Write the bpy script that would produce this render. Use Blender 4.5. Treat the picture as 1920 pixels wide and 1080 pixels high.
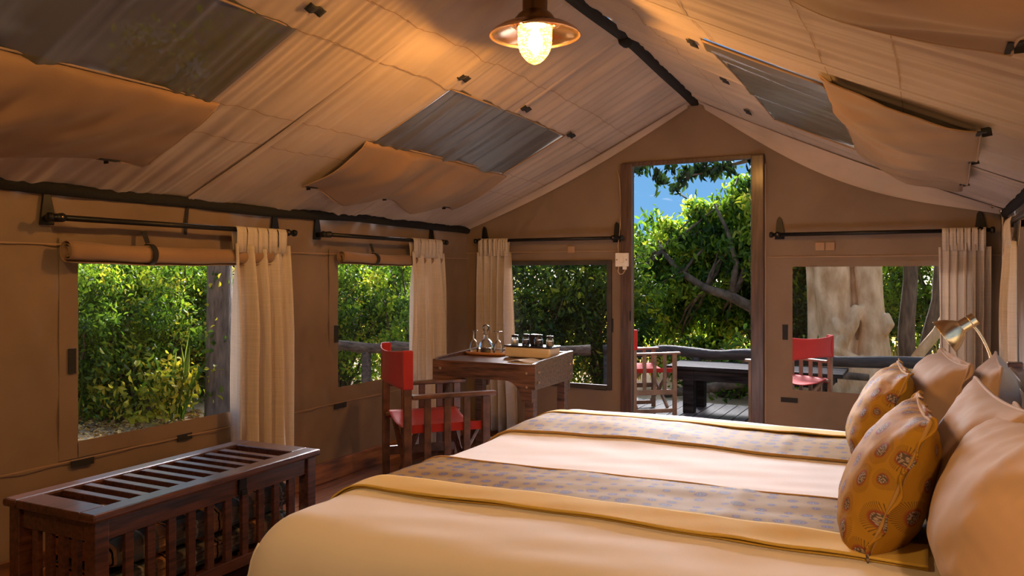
import bpy, bmesh, math, random
import numpy as np
from mathutils import Vector, Matrix

# ------------------------------------------------------------------ scene, camera, light
for o in list(bpy.data.objects):
    bpy.data.objects.remove(o)
sc = bpy.context.scene
COL = sc.collection
PI = math.pi

cam_d = bpy.data.cameras.new('camera')
cam_d.sensor_width = 36.0
cam_d.lens = 36.0 * 1500.0 / 1920.0
cam_d.shift_y = -24.0 / 1920.0
cam_d.clip_start = 0.05
cam_d.clip_end = 300
cam = bpy.data.objects.new('camera', cam_d)
COL.objects.link(cam)
cam.location = (0, 0, 1.26)
cam.rotation_euler = (PI / 2, 0, math.radians(27.5))
sc.camera = cam

sc.view_settings.view_transform = 'Standard'
sc.view_settings.look = 'None'
sc.view_settings.gamma = 1.0
sc.view_settings.use_curve_mapping = False
sc.view_settings.exposure = 0.12
sc.cycles.use_denoising = True
sc.cycles.max_bounces = 8
sc.cycles.diffuse_bounces = 4
sc.cycles.transparent_max_bounces = 24
sc.cycles.sample_clamp_indirect = 6.0

SUN_DIR = Vector((-0.24, 0.97, 0.44)).normalized()      # towards the sun
SUN_POWER = 32.0

w = bpy.data.worlds.new('sky')
sc.world = w
w.use_nodes = True
wn, wl = w.node_tree.nodes, w.node_tree.links
wn.clear()
w_out = wn.new('ShaderNodeOutputWorld')
w_bg = wn.new('ShaderNodeBackground')
w_tc = wn.new('ShaderNodeTexCoord')
w_sep = wn.new('ShaderNodeSeparateXYZ')
w_ramp = wn.new('ShaderNodeValToRGB')
w_ramp.color_ramp.elements[0].position = 0.0
w_ramp.color_ramp.elements[0].color = (0.20, 0.46, 0.80, 1)
w_ramp.color_ramp.elements[1].position = 0.55
w_ramp.color_ramp.elements[1].color = (0.08, 0.26, 0.62, 1)
w_map = wn.new('ShaderNodeMapping')
w_map.inputs['Scale'].default_value = (1, 1, 3.2)
w_noise = wn.new('ShaderNodeTexNoise')
w_noise.inputs['Scale'].default_value = 7.0
w_noise.inputs['Detail'].default_value = 6.0
w_cr = wn.new('ShaderNodeValToRGB')
w_cr.color_ramp.elements[0].position = 0.51
w_cr.color_ramp.elements[1].position = 0.64
w_mix = wn.new('ShaderNodeMix')
w_mix.data_type = 'RGBA'
w_mix.inputs[7].default_value = (1.45, 1.45, 1.5, 1)
wl.new(w_tc.outputs['Generated'], w_sep.inputs[0])
wl.new(w_sep.outputs['Z'], w_ramp.inputs[0])
wl.new(w_tc.outputs['Generated'], w_map.inputs[0])
wl.new(w_map.outputs[0], w_noise.inputs[0])
wl.new(w_noise.outputs[0], w_cr.inputs[0])
wl.new(w_cr.outputs[0], w_mix.inputs[0])
wl.new(w_ramp.outputs[0], w_mix.inputs[6])
wl.new(w_mix.outputs[2], w_bg.inputs[0])
w_bg.inputs[1].default_value = 1.0
wl.new(w_bg.outputs[0], w_out.inputs[0])

sun_d = bpy.data.lights.new('sun', 'SUN')
sun_d.energy = SUN_POWER
sun_d.color = (0.98, 0.95, 1.0)
sun_d.angle = math.radians(42)
sun = bpy.data.objects.new('sun', sun_d)
COL.objects.link(sun)
sun.rotation_euler = SUN_DIR.to_track_quat('Z', 'Y').to_euler()
sun.location = SUN_DIR * 40

# ------------------------------------------------------------------ material helpers
MATS = {}


def nodes_of(name):
    m = bpy.data.materials.new(name)
    m.use_nodes = True
    n, l = m.node_tree.nodes, m.node_tree.links
    n.clear()
    out = n.new('ShaderNodeOutputMaterial')
    return m, n, l, out


def mat(name, col, rough=0.6, metal=0.0, var=0.15, scale=8.0, stretch=(1, 1, 1), bump=0.0, bump_scale=None,
        col2=None, spec=0.5, coat=0.0, detail=4.0, emit=None):
    """principled surface with noise-driven colour variation and relief"""
    m, n, l, out = nodes_of(name)
    p = n.new('ShaderNodeBsdfPrincipled')
    p.inputs['Roughness'].default_value = rough
    p.inputs['Metallic'].default_value = metal
    p.inputs['Specular IOR Level'].default_value = spec
    p.inputs['Coat Weight'].default_value = coat
    p.inputs['Coat Roughness'].default_value = 0.15
    tc = n.new('ShaderNodeTexCoord')
    mp = n.new('ShaderNodeMapping')
    mp.inputs['Scale'].default_value = stretch
    l.new(tc.outputs['Object'], mp.inputs[0])
    ns = n.new('ShaderNodeTexNoise')
    ns.inputs['Scale'].default_value = scale
    ns.inputs['Detail'].default_value = detail
    l.new(mp.outputs[0], ns.inputs[0])
    if col2 is None:
        col2 = tuple(c * (1 - 2 * var) for c in col)
        col = tuple(min(1, c * (1 + var)) for c in col)
    rp = n.new('ShaderNodeValToRGB')
    rp.color_ramp.elements[0].position = 0.3
    rp.color_ramp.elements[1].position = 0.7
    rp.color_ramp.elements[0].color = (*col2, 1)
    rp.color_ramp.elements[1].color = (*col, 1)
    l.new(ns.outputs[0], rp.inputs[0])
    l.new(rp.outputs[0], p.inputs['Base Color'])
    if bump:
        nb = n.new('ShaderNodeTexNoise')
        nb.inputs['Scale'].default_value = bump_scale or scale * 4
        nb.inputs['Detail'].default_value = 3
        l.new(mp.outputs[0], nb.inputs[0])
        b = n.new('ShaderNodeBump')
        b.inputs['Strength'].default_value = bump
        b.inputs['Distance'].default_value = 0.02
        l.new(nb.outputs[0], b.inputs['Height'])
        l.new(b.outputs[0], p.inputs['Normal'])
    if emit:
        p.inputs['Emission Color'].default_value = (*emit[0], 1)
        p.inputs['Emission Strength'].default_value = emit[1]
    l.new(p.outputs[0], out.inputs[0])
    MATS[name] = m
    return m


def canvas(name, col, trans=0.12, weave=260.0, var=0.10, rough=0.85):
    """woven cloth: diffuse, a little light through it, fine weave relief"""
    m, n, l, out = nodes_of(name)
    d = n.new('ShaderNodeBsdfPrincipled')
    d.inputs['Roughness'].default_value = rough
    d.inputs['Specular IOR Level'].default_value = 0.25
    d.inputs['Sheen Weight'].default_value = 0.15
    tc = n.new('ShaderNodeTexCoord')
    ns = n.new('ShaderNodeTexNoise')
    ns.inputs['Scale'].default_value = 2.6
    ns.inputs['Detail'].default_value = 6
    l.new(tc.outputs['Object'], ns.inputs[0])
    rp = n.new('ShaderNodeValToRGB')
    rp.color_ramp.elements[0].position = 0.3
    rp.color_ramp.elements[1].position = 0.72
    rp.color_ramp.elements[0].color = (*[c * (1 - var * 1.6) for c in col], 1)
    rp.color_ramp.elements[1].color = (*[min(1, c * (1 + var)) for c in col], 1)
    l.new(ns.outputs[0], rp.inputs[0])
    l.new(rp.outputs[0], d.inputs['Base Color'])
    acc = None
    for direction in ('X', 'Y', 'Z'):
        wv = n.new('ShaderNodeTexWave')
        wv.bands_direction = direction
        wv.inputs['Scale'].default_value = weave
        wv.inputs['Distortion'].default_value = 0.4
        l.new(tc.outputs['Object'], wv.inputs[0])
        if acc is None:
            acc = wv.outputs['Fac']
        else:
            a = n.new('ShaderNodeMath')
            a.operation = 'ADD'
            l.new(acc, a.inputs[0])
            l.new(wv.outputs['Fac'], a.inputs[1])
            acc = a.outputs[0]
    b = n.new('ShaderNodeBump')
    b.inputs['Strength'].default_value = 0.12
    b.inputs['Distance'].default_value = 0.002
    l.new(acc, b.inputs['Height'])
    l.new(b.outputs[0], d.inputs['Normal'])
    if trans > 0:
        t = n.new('ShaderNodeBsdfTranslucent')
        l.new(rp.outputs[0], t.inputs[0])
        mx = n.new('ShaderNodeMixShader')
        mx.inputs[0].default_value = trans
        l.new(d.outputs[0], mx.inputs[1])
        l.new(t.outputs[0], mx.inputs[2])
        l.new(mx.outputs[0], out.inputs[0])
    else:
        l.new(d.outputs[0], out.inputs[0])
    MATS[name] = m
    return m


def linen(name, col, scale=120.0):
    """slubby curtain linen: fine vertical and horizontal threads"""
    m, n, l, out = nodes_of(name)
    d = n.new('ShaderNodeBsdfPrincipled')
    d.inputs['Roughness'].default_value = 0.9
    d.inputs['Specular IOR Level'].default_value = 0.2
    tc = n.new('ShaderNodeTexCoord')
    outs = []
    for st in ((scale, scale, 4), (3, 3, scale)):
        mp = n.new('ShaderNodeMapping')
        mp.inputs['Scale'].default_value = st
        l.new(tc.outputs['Object'], mp.inputs[0])
        ns = n.new('ShaderNodeTexNoise')
        ns.inputs['Scale'].default_value = 1.6
        ns.inputs['Detail'].default_value = 3
        l.new(mp.outputs[0], ns.inputs[0])
        outs.append(ns.outputs[0])
    a = n.new('ShaderNodeMath')
    a.operation = 'ADD'
    l.new(outs[0], a.inputs[0])
    l.new(outs[1], a.inputs[1])
    h = n.new('ShaderNodeMath')
    h.operation = 'MULTIPLY'
    h.inputs[1].default_value = 0.5
    l.new(a.outputs[0], h.inputs[0])
    rp = n.new('ShaderNodeValToRGB')
    rp.color_ramp.elements[0].position = 0.32
    rp.color_ramp.elements[1].position = 0.68
    rp.color_ramp.elements[0].color = (*[c * 0.86 for c in col], 1)
    rp.color_ramp.elements[1].color = (*[min(1, c * 1.07) for c in col], 1)
    l.new(h.outputs[0], rp.inputs[0])
    l.new(rp.outputs[0], d.inputs['Base Color'])
    t = n.new('ShaderNodeBsdfTranslucent')
    l.new(rp.outputs[0], t.inputs[0])
    mx = n.new('ShaderNodeMixShader')
    mx.inputs[0].default_value = 0.22
    l.new(d.outputs[0], mx.inputs[1])
    l.new(t.outputs[0], mx.inputs[2])
    l.new(mx.outputs[0], out.inputs[0])
    return m


def gauze(name, col, cover, period=260.0):
    """insect netting: dark threads with open holes between them"""
    m, n, l, out = nodes_of(name)
    d = n.new('ShaderNodeBsdfPrincipled')
    d.inputs['Base Color'].default_value = (*col, 1)
    d.inputs['Roughness'].default_value = 0.45
    tr = n.new('ShaderNodeBsdfTransparent')
    tc = n.new('ShaderNodeTexCoord')
    acc = None
    for ax in ('X', 'Y', 'Z'):
        wv = n.new('ShaderNodeTexWave')
        wv.bands_direction = ax
        wv.inputs['Scale'].default_value = period
        wv.inputs['Distortion'].default_value = 0.2
        l.new(tc.outputs['Object'], wv.inputs[0])
        if acc is None:
            acc = wv.outputs['Fac']
        else:
            a = n.new('ShaderNodeMath')
            a.operation = 'ADD'
            l.new(acc, a.inputs[0])
            l.new(wv.outputs['Fac'], a.inputs[1])
            acc = a.outputs[0]
    mr = n.new('ShaderNodeMapRange')
    mr.inputs['From Min'].default_value = 0.6
    mr.inputs['From Max'].default_value = 2.4
    mr.inputs['To Min'].default_value = cover[0]
    mr.inputs['To Max'].default_value = cover[1]
    l.new(acc, mr.inputs[0])
    mx = n.new('ShaderNodeMixShader')
    l.new(mr.outputs[0], mx.inputs[0])
    l.new(tr.outputs[0], mx.inputs[1])
    l.new(d.outputs[0], mx.inputs[2])
    l.new(mx.outputs[0], out.inputs[0])
    return m


def leafmat(name, stops, trans=0.58, rough=0.45):
    """leaf blades whose colour runs from leaf to leaf through the given stops"""
    m, n, l, out = nodes_of(name)
    at = n.new('ShaderNodeAttribute')
    at.attribute_name = 'rnd'
    rp = n.new('ShaderNodeValToRGB')
    els = rp.color_ramp.elements
    els[0].position, els[0].color = stops[0][0], (*stops[0][1], 1)
    els[1].position, els[1].color = stops[-1][0], (*stops[-1][1], 1)
    for pos, c in stops[1:-1]:
        e = els.new(pos)
        e.color = (*c, 1)
    l.new(at.outputs['Fac'], rp.inputs[0])
    d = n.new('ShaderNodeBsdfPrincipled')
    d.inputs['Roughness'].default_value = rough
    d.inputs['Specular IOR Level'].default_value = 0.4
    t = n.new('ShaderNodeBsdfTranslucent')
    l.new(rp.outputs[0], d.inputs['Base Color'])
    br = n.new('ShaderNodeMix')
    br.data_type = 'RGBA'
    br.blend_type = 'MULTIPLY'
    br.inputs[0].default_value = 1.0
    br.inputs[7].default_value = (1.0, 0.95, 0.5, 1)
    l.new(rp.outputs[0], br.inputs[6])
    l.new(br.outputs[2], t.inputs[0])
    mx = n.new('ShaderNodeMixShader')
    mx.inputs[0].default_value = trans
    l.new(d.outputs[0], mx.inputs[1])
    l.new(t.outputs[0], mx.inputs[2])
    l.new(mx.outputs[0], out.inputs[0])
    return m


def sunburst(name, ground, ring, core, dark, scale):
    """printed cotton: round grey flowers with a red ring and fine rays on mustard, in UV metres"""
    m, n, l, out = nodes_of(name)
    p = n.new('ShaderNodeBsdfPrincipled')
    p.inputs['Roughness'].default_value = 0.7
    p.inputs['Specular IOR Level'].default_value = 0.14
    uv = n.new('ShaderNodeUVMap')
    vo = n.new('ShaderNodeTexVoronoi')
    vo.voronoi_dimensions = '2D'
    vo.feature = 'F1'
    vo.inputs['Scale'].default_value = scale
    vo.inputs['Randomness'].default_value = 0.55
    l.new(uv.outputs[0], vo.inputs['Vector'])
    # size of each flower differs
    sp = n.new('ShaderNodeSeparateColor')
    l.new(vo.outputs['Color'], sp.inputs[0])
    mr = n.new('ShaderNodeMapRange')
    mr.inputs['To Min'].default_value = 0.75
    mr.inputs['To Max'].default_value = 1.75
    l.new(sp.outputs[0], mr.inputs[0])
    dm = n.new('ShaderNodeMath')
    dm.operation = 'MULTIPLY'
    l.new(vo.outputs['Distance'], dm.inputs[0])
    l.new(mr.outputs[0], dm.inputs[1])
    # rays around the centre
    sub = n.new('ShaderNodeVectorMath')
    sub.operation = 'SUBTRACT'
    mu = n.new('ShaderNodeVectorMath')
    mu.operation = 'SCALE'
    mu.inputs['Scale'].default_value = 1.0
    l.new(uv.outputs[0], mu.inputs[0])
    l.new(mu.outputs[0], sub.inputs[0])
    l.new(vo.outputs['Position'], sub.inputs[1])
    sx = n.new('ShaderNodeSeparateXYZ')
    l.new(sub.outputs[0], sx.inputs[0])
    an = n.new('ShaderNodeMath')
    an.operation = 'ARCTAN2'
    l.new(sx.outputs[0], an.inputs[0])
    l.new(sx.outputs[1], an.inputs[1])
    am = n.new('ShaderNodeMath')
    am.operation = 'MULTIPLY'
    am.inputs[1].default_value = 52.0
    l.new(an.outputs[0], am.inputs[0])
    si = n.new('ShaderNodeMath')
    si.operation = 'SINE'
    l.new(am.outputs[0], si.inputs[0])
    gt = n.new('ShaderNodeMath')
    gt.operation = 'GREATER_THAN'
    gt.inputs[1].default_value = 0.55
    l.new(si.outputs[0], gt.inputs[0])
    lt = n.new('ShaderNodeMath')
    lt.operation = 'LESS_THAN'
    lt.inputs[1].default_value = 0.50
    l.new(dm.outputs[0], lt.inputs[0])
    rays = n.new('ShaderNodeMath')
    rays.operation = 'MULTIPLY'
    l.new(gt.outputs[0], rays.inputs[0])
    l.new(lt.outputs[0], rays.inputs[1])
    rf = n.new('ShaderNodeMath')
    rf.operation = 'MULTIPLY'
    rf.inputs[1].default_value = 0.7
    l.new(rays.outputs[0], rf.inputs[0])
    base = n.new('ShaderNodeMix')
    base.data_type = 'RGBA'
    base.inputs[6].default_value = (*ground, 1)
    base.inputs[7].default_value = (*dark, 1)
    l.new(rf.outputs[0], base.inputs[0])
    # speckled core
    sv = n.new('ShaderNodeTexVoronoi')
    sv.voronoi_dimensions = '2D'
    sv.inputs['Scale'].default_value = scale * 18
    l.new(uv.outputs[0], sv.inputs['Vector'])
    sr = n.new('ShaderNodeValToRGB')
    sr.color_ramp.elements[0].position = 0.25
    sr.color_ramp.elements[1].position = 0.5
    sr.color_ramp.elements[0].color = (*core, 1)
    sr.color_ramp.elements[1].color = (*[c * 0.25 for c in core], 1)
    l.new(sv.outputs['Distance'], sr.inputs[0])
    ringr = n.new('ShaderNodeValToRGB')
    ringr.color_ramp.interpolation = 'LINEAR'
    e = ringr.color_ramp.elements
    e[0].position, e[0].color = 0.20, (1, 1, 1, 1)
    e[1].position, e[1].color = 0.225, (0, 0, 0, 1)
    l.new(dm.outputs[0], ringr.inputs[0])
    ring2 = n.new('ShaderNodeValToRGB')
    e = ring2.color_ramp.elements
    e[0].position, e[0].color = 0.235, (1, 1, 1, 1)
    e[1].position, e[1].color = 0.31, (0, 0, 0, 1)
    l.new(dm.outputs[0], ring2.inputs[0])
    m1 = n.new('ShaderNodeMix')
    m1.data_type = 'RGBA'
    l.new(ring2.outputs[0], m1.inputs[0])
    l.new(base.outputs[2], m1.inputs[6])
    m1.inputs[7].default_value = (*ring, 1)
    m2 = n.new('ShaderNodeMix')
    m2.data_type = 'RGBA'
    l.new(ringr.outputs[0], m2.inputs[0])
    l.new(m1.outputs[2], m2.inputs[6])
    l.new(sr.outputs[0], m2.inputs[7])
    l.new(m2.outputs[2], p.inputs['Base Color'])
    l.new(p.outputs[0], out.inputs[0])
    return m


def plaid(name):
    m, n, l, out = nodes_of(name)
    p = n.new('ShaderNodeBsdfPrincipled')
    p.inputs['Roughness'].default_value = 0.95
    p.inputs['Specular IOR Level'].default_value = 0.1
    tc = n.new('ShaderNodeTexCoord')
    prev = None

    def band(axis, period, lo, hi, off):
        sx = n.new('ShaderNodeSeparateXYZ')
        l.new(tc.outputs['Object'], sx.inputs[0])
        a = n.new('ShaderNodeMath')
        a.operation = 'MULTIPLY_ADD'
        a.inputs[1].default_value = 1.0 / period
        a.inputs[2].default_value = off
        l.new(sx.outputs[axis], a.inputs[0])
        f = n.new('ShaderNodeMath')
        f.operation = 'FRACT'
        l.new(a.outputs[0], f.inputs[0])
        g = n.new('ShaderNodeMath')
        g.operation = 'GREATER_THAN'
        g.inputs[1].default_value = lo
        l.new(f.outputs[0], g.inputs[0])
        h = n.new('ShaderNodeMath')
        h.operation = 'LESS_THAN'
        h.inputs[1].default_value = hi
        l.new(f.outputs[0], h.inputs[0])
        r = n.new('ShaderNodeMath')
        r.operation = 'MULTIPLY'
        l.new(g.outputs[0], r.inputs[0])
        l.new(h.outputs[0], r.inputs[1])
        return r.outputs[0]

    layers = [(band('Y', 0.24, 0.0, 0.26, 0.1), (0.75, 0.28, 0.04), 0.95),
              (band('X', 0.24, 0.55, 0.9, 0.0), (0.14, 0.16, 0.17), 0.6),
              (band('Z', 0.2, 0.2, 0.45, 0.0), (0.30, 0.12, 0.03), 0.2),
              (band('Y', 0.24, 0.62, 0.66, 0.0), (0.45, 0.42, 0.38), 0.6),
              (band('Y', 0.24, 0.18, 0.21, 0.1), (0.01, 0.01, 0.01), 1.0),
              (band('X', 0.24, 0.30, 0.33, 0.0), (0.4, 0.37, 0.33), 0.5)]
    prev = None
    for fac, col, k in layers:
        mm = n.new('ShaderNodeMath')
        mm.operation = 'MULTIPLY'
        mm.inputs[1].default_value = k
        l.new(fac, mm.inputs[0])
        mx = n.new('ShaderNodeMix')
        mx.data_type = 'RGBA'
        l.new(mm.outputs[0], mx.inputs[0])
        if prev is None:
            mx.inputs[6].default_value = (0.035, 0.042, 0.046, 1)
        else:
            l.new(prev, mx.inputs[6])
        mx.inputs[7].default_value = (*col, 1)
        prev = mx.outputs[2]
    l.new(prev, p.inputs['Base Color'])
    l.new(p.outputs[0], out.inputs[0])
    return m


def glass(name, tint=(1, 1, 1), clear=0.8, rough=0.05):
    m, n, l, out = nodes_of(name)
    tr = n.new('ShaderNodeBsdfTransparent')
    tr.inputs[0].default_value = (*tint, 1)
    g = n.new('ShaderNodeBsdfGlossy')
    g.inputs['Roughness'].default_value = rough
    fr = n.new('ShaderNodeFresnel')
    fr.inputs[0].default_value = 1.5
    ad = n.new('ShaderNodeMath')
    ad.operation = 'ADD'
    ad.use_clamp = True
    ad.inputs[1].default_value = 1 - clear
    l.new(fr.outputs[0], ad.inputs[0])
    mx = n.new('ShaderNodeMixShader')
    l.new(ad.outputs[0], mx.inputs[0])
    l.new(tr.outputs[0], mx.inputs[1])
    l.new(g.outputs[0], mx.inputs[2])
    l.new(mx.outputs[0], out.inputs[0])
    return m


def seeded_glass(name):
    """amber glass full of small bubbles"""
    m, n, l, out = nodes_of(name)
    tr = n.new('ShaderNodeBsdfTransparent')
    tr.inputs[0].default_value = (1.0, 0.80, 0.42, 1)
    t2 = n.new('ShaderNodeBsdfTranslucent')
    t2.inputs[0].default_value = (1.0, 0.62, 0.16, 1)
    g = n.new('ShaderNodeBsdfGlossy')
    g.inputs['Roughness'].default_value = 0.08
    tc = n.new('ShaderNodeTexCoord')
    vo = n.new('ShaderNodeTexVoronoi')
    vo.inputs['Scale'].default_value = 130.0
    l.new(tc.outputs['Object'], vo.inputs['Vector'])
    rp = n.new('ShaderNodeValToRGB')
    rp.color_ramp.elements[0].position = 0.25
    rp.color_ramp.elements[0].color = (0.30, 0.30, 0.30, 1)
    rp.color_ramp.elements[1].position = 0.5
    rp.color_ramp.elements[1].color = (0.03, 0.03, 0.03, 1)
    l.new(vo.outputs['Distance'], rp.inputs[0])
    mx = n.new('ShaderNodeMixShader')
    l.new(rp.outputs[0], mx.inputs[0])
    l.new(tr.outputs[0], mx.inputs[1])
    l.new(t2.outputs[0], mx.inputs[2])
    lw = n.new('ShaderNodeLayerWeight')
    lw.inputs[0].default_value = 0.25
    mx2 = n.new('ShaderNodeMixShader')
    l.new(lw.outputs['Fresnel'], mx2.inputs[0])
    l.new(mx.outputs[0], mx2.inputs[1])
    l.new(g.outputs[0], mx2.inputs[2])
    l.new(mx2.outputs[0], out.inputs[0])
    return m


def glow(name, col, strength):
    m, n, l, out = nodes_of(name)
    e = n.new('ShaderNodeEmission')
    e.inputs[0].default_value = (*col, 1)
    e.inputs[1].default_value = strength
    l.new(e.outputs[0], out.inputs[0])
    return m


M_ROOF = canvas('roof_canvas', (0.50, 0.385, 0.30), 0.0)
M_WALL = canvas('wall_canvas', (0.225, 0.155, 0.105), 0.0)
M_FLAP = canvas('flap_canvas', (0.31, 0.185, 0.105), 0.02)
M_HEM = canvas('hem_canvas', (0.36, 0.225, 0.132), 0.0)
M_SEAM = canvas('seam_canvas', (0.34, 0.22, 0.14), 0.0)
M_WEB = mat('black_webbing', (0.018, 0.016, 0.016), 0.8, bump=0.3, scale=120)
M_EAVE = mat('eave_webbing', (0.008, 0.007, 0.006), 0.85, bump=0.3, scale=60)
M_GAUZE = gauze('window_gauze', (0.03, 0.028, 0.02), (0.05, 0.24))
M_SKY = gauze('roof_gauze', (0.11, 0.092, 0.055), (0.982, 0.996), 200)
M_DARKWOOD = mat('dark_wood', (0.085, 0.030, 0.018), 0.32, var=0.35, scale=5, stretch=(14, 1.2, 14), bump=0.06, coat=0.35)
M_DESKWOOD = mat('desk_wood', (0.13, 0.062, 0.036), 0.38, var=0.4, scale=4, stretch=(1.5, 16, 16), bump=0.05, coat=0.25)
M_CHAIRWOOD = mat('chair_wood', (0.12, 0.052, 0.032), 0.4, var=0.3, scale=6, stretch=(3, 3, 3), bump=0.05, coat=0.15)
M_OUTCHAIR = mat('deck_chair_wood', (0.30, 0.16, 0.085), 0.45, var=0.25, scale=7, bump=0.06)  # lighter brown wood for the chairs on the deck
M_DOORWOOD = mat('door_wood', (0.085, 0.042, 0.030), 0.45, var=0.3, scale=4, stretch=(14, 14, 1.2), bump=0.06, coat=0.1)
M_FLOOR = mat('floor_wood', (0.20, 0.075, 0.032), 0.3, var=0.3, scale=3, stretch=(12, 1, 12), bump=0.04, coat=0.3)
M_BASE = mat('skirting_wood', (0.34, 0.135, 0.045), 0.4, var=0.35, scale=3, stretch=(8, 1, 8), bump=0.04, coat=0.2)
M_DECK = mat('deck_wood', (0.16, 0.15, 0.15), 0.28, var=0.3, scale=3, stretch=(10, 1, 10), bump=0.08)
M_DECKTABLE = mat('deck_table_wood', (0.028, 0.024, 0.025), 0.7, spec=0.05, var=0.4, scale=3, stretch=(1, 10, 10), bump=0.1)
M_RAIL = mat('rail_log', (0.05, 0.042, 0.036), 0.7, var=0.3, scale=5, stretch=(1, 6, 6), bump=0.3)
M_RAIL2 = mat('rail_log_pale', (0.16, 0.10, 0.065), 0.75, var=0.35, scale=5, stretch=(1.5, 6, 6), bump=0.4)
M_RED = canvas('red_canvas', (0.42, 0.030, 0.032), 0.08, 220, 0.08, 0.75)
M_REDSUN = canvas('red_canvas_sunlit', (0.60, 0.030, 0.018), 0.12, 220, 0.1, 0.75)  # brighter copy of the red canvas, sunlight put into its colour
M_LINEN = linen('curtain_linen', (0.70, 0.61, 0.52))
M_DUVET = canvas('duvet_cotton', (0.73, 0.70, 0.725), 0.0, 400, 0.03, 0.8)
M_PILLOW = canvas('pillow_cotton', (0.37, 0.25, 0.165), 0.0, 400, 0.06, 0.75)
M_PRINT = sunburst('sunburst_print', (0.36, 0.195, 0.02), (0.22, 0.05, 0.03), (0.34, 0.27, 0.23), (0.06, 0.035, 0.02), 12.0)
M_PRINT2 = sunburst('runner_print', (0.25, 0.155, 0.035), (0.13, 0.05, 0.07), (0.19, 0.17, 0.21), (0.15, 0.09, 0.035), 17.0)
M_YELLOW = canvas('yellow_border', (0.62, 0.43, 0.09), 0.0, 220, 0.08, 0.85)
M_PIPING = canvas('mustard_piping', (0.40, 0.24, 0.07), 0.0, 300, 0.1)
M_PLAID = plaid('plaid_wool')
M_IRON = mat('black_iron', (0.016, 0.014, 0.013), 0.42, metal=0.5, var=0.2, scale=30)
M_BRASS = mat('brushed_brass', (0.80, 0.62, 0.36), 0.26, metal=1.0, var=0.05, scale=4, stretch=(1, 1, 40))
M_COPPER = mat('brushed_copper', (0.86, 0.60, 0.40), 0.20, metal=1.0, var=0.06, scale=6)
M_BRONZE = mat('aged_bronze', (0.36, 0.22, 0.10), 0.32, metal=1.0, var=0.1, scale=6)
M_BOLT = mat('bolt_steel', (0.42, 0.30, 0.2), 0.3, metal=1.0, var=0.1)
M_WHITE = mat('white_plastic', (0.78, 0.74, 0.68), 0.4, var=0.03)
M_PAPER = mat('white_paper', (0.80, 0.78, 0.76), 0.6, var=0.03)
M_CREAM = mat('cream_card', (0.72, 0.60, 0.40), 0.6, var=0.05)
M_BLACK = mat('black_plastic', (0.015, 0.015, 0.018), 0.25, var=0.1)
M_TRAY = mat('tray_wood', (0.46, 0.20, 0.06), 0.4, var=0.2, scale=6, stretch=(1, 8, 8), bump=0.04)
M_GLASS = glass('clear_glass', (0.93, 0.95, 0.94), 0.9)
M_LIQUID = mat('dark_liquid', (0.02, 0.015, 0.01), 0.1, var=0.1)
M_JAR1 = mat('jar_sugar', (0.85, 0.82, 0.76), 0.6, var=0.05)
M_JAR2 = mat('jar_coffee', (0.05, 0.03, 0.02), 0.6, var=0.4, scale=90)
M_JAR3 = mat('jar_grain', (0.45, 0.33, 0.16), 0.6, var=0.5, scale=120)
M_SEEDED = seeded_glass('seeded_amber_glass')
M_BULB = glow('lit_bulb', (1.0, 0.59, 0.26), 950.0)
M_BULB3 = glow('added_fill_bulb', (1.0, 0.75, 0.53), 1150.0)  # bulb of the added pendant, general fill
M_BULB2 = glow('lit_reading_bulb', (1.0, 0.47, 0.17), 60.0)
M_CABLE = mat('tan_cable', (0.42, 0.28, 0.18), 0.5, var=0.05)
M_BARK = mat('grey_bark', (0.20, 0.145, 0.105), 0.9, col2=(0.07, 0.05, 0.038), scale=6, stretch=(4, 4, 0.8), bump=0.8, bump_scale=14)
M_FIG = mat('fig_bark', (0.92, 0.66, 0.40), 0.85, col2=(0.50, 0.28, 0.12), scale=4.5, stretch=(1.6, 1.6, 0.7), bump=0.6, bump_scale=18, detail=8)
M_BRANCH = mat('branch_bark', (0.15, 0.105, 0.07), 0.9, var=0.35, scale=9, bump=0.6)
M_SOIL = mat('dry_soil', (0.62, 0.45, 0.26), 0.95, col2=(0.38, 0.25, 0.13), scale=1.4, bump=0.6, bump_scale=12, detail=8)
G = 'green'
L_DARK = leafmat('dark_leaves', [(0, (0.010, 0.024, 0.006)), (0.45, (0.035, 0.085, 0.014)), (0.78, (0.12, 0.20, 0.02)), (0.9, (0.36, 0.40, 0.04)), (1, (0.60, 0.52, 0.07))])  # wide tone range: bright stops also put sunlit specks into the leaves
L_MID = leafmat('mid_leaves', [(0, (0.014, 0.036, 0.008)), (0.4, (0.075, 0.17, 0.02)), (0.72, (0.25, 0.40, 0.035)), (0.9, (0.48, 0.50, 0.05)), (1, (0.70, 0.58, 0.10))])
L_SHADE = leafmat('shaded_leaves', [(0, (0.006, 0.014, 0.004)), (0.6, (0.018, 0.045, 0.010)), (1, (0.05, 0.11, 0.02))], 0.3)  # backlit silhouette tone put into the leaf colour
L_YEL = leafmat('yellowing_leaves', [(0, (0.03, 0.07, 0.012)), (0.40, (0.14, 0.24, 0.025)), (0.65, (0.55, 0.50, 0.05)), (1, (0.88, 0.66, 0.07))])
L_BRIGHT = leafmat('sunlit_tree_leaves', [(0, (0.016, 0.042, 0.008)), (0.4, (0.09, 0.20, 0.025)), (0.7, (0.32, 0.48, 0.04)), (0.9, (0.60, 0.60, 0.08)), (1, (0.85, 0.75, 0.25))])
L_LITTER = leafmat('fallen_leaves', [(0, (0.14, 0.07, 0.03)), (0.5, (0.40, 0.22, 0.07)), (1, (0.75, 0.48, 0.14))], 0.15)
L_GRASS = leafmat('grass_blades', [(0, (0.05, 0.12, 0.02)), (0.5, (0.14, 0.26, 0.03)), (1, (0.4, 0.42, 0.07))])
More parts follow.
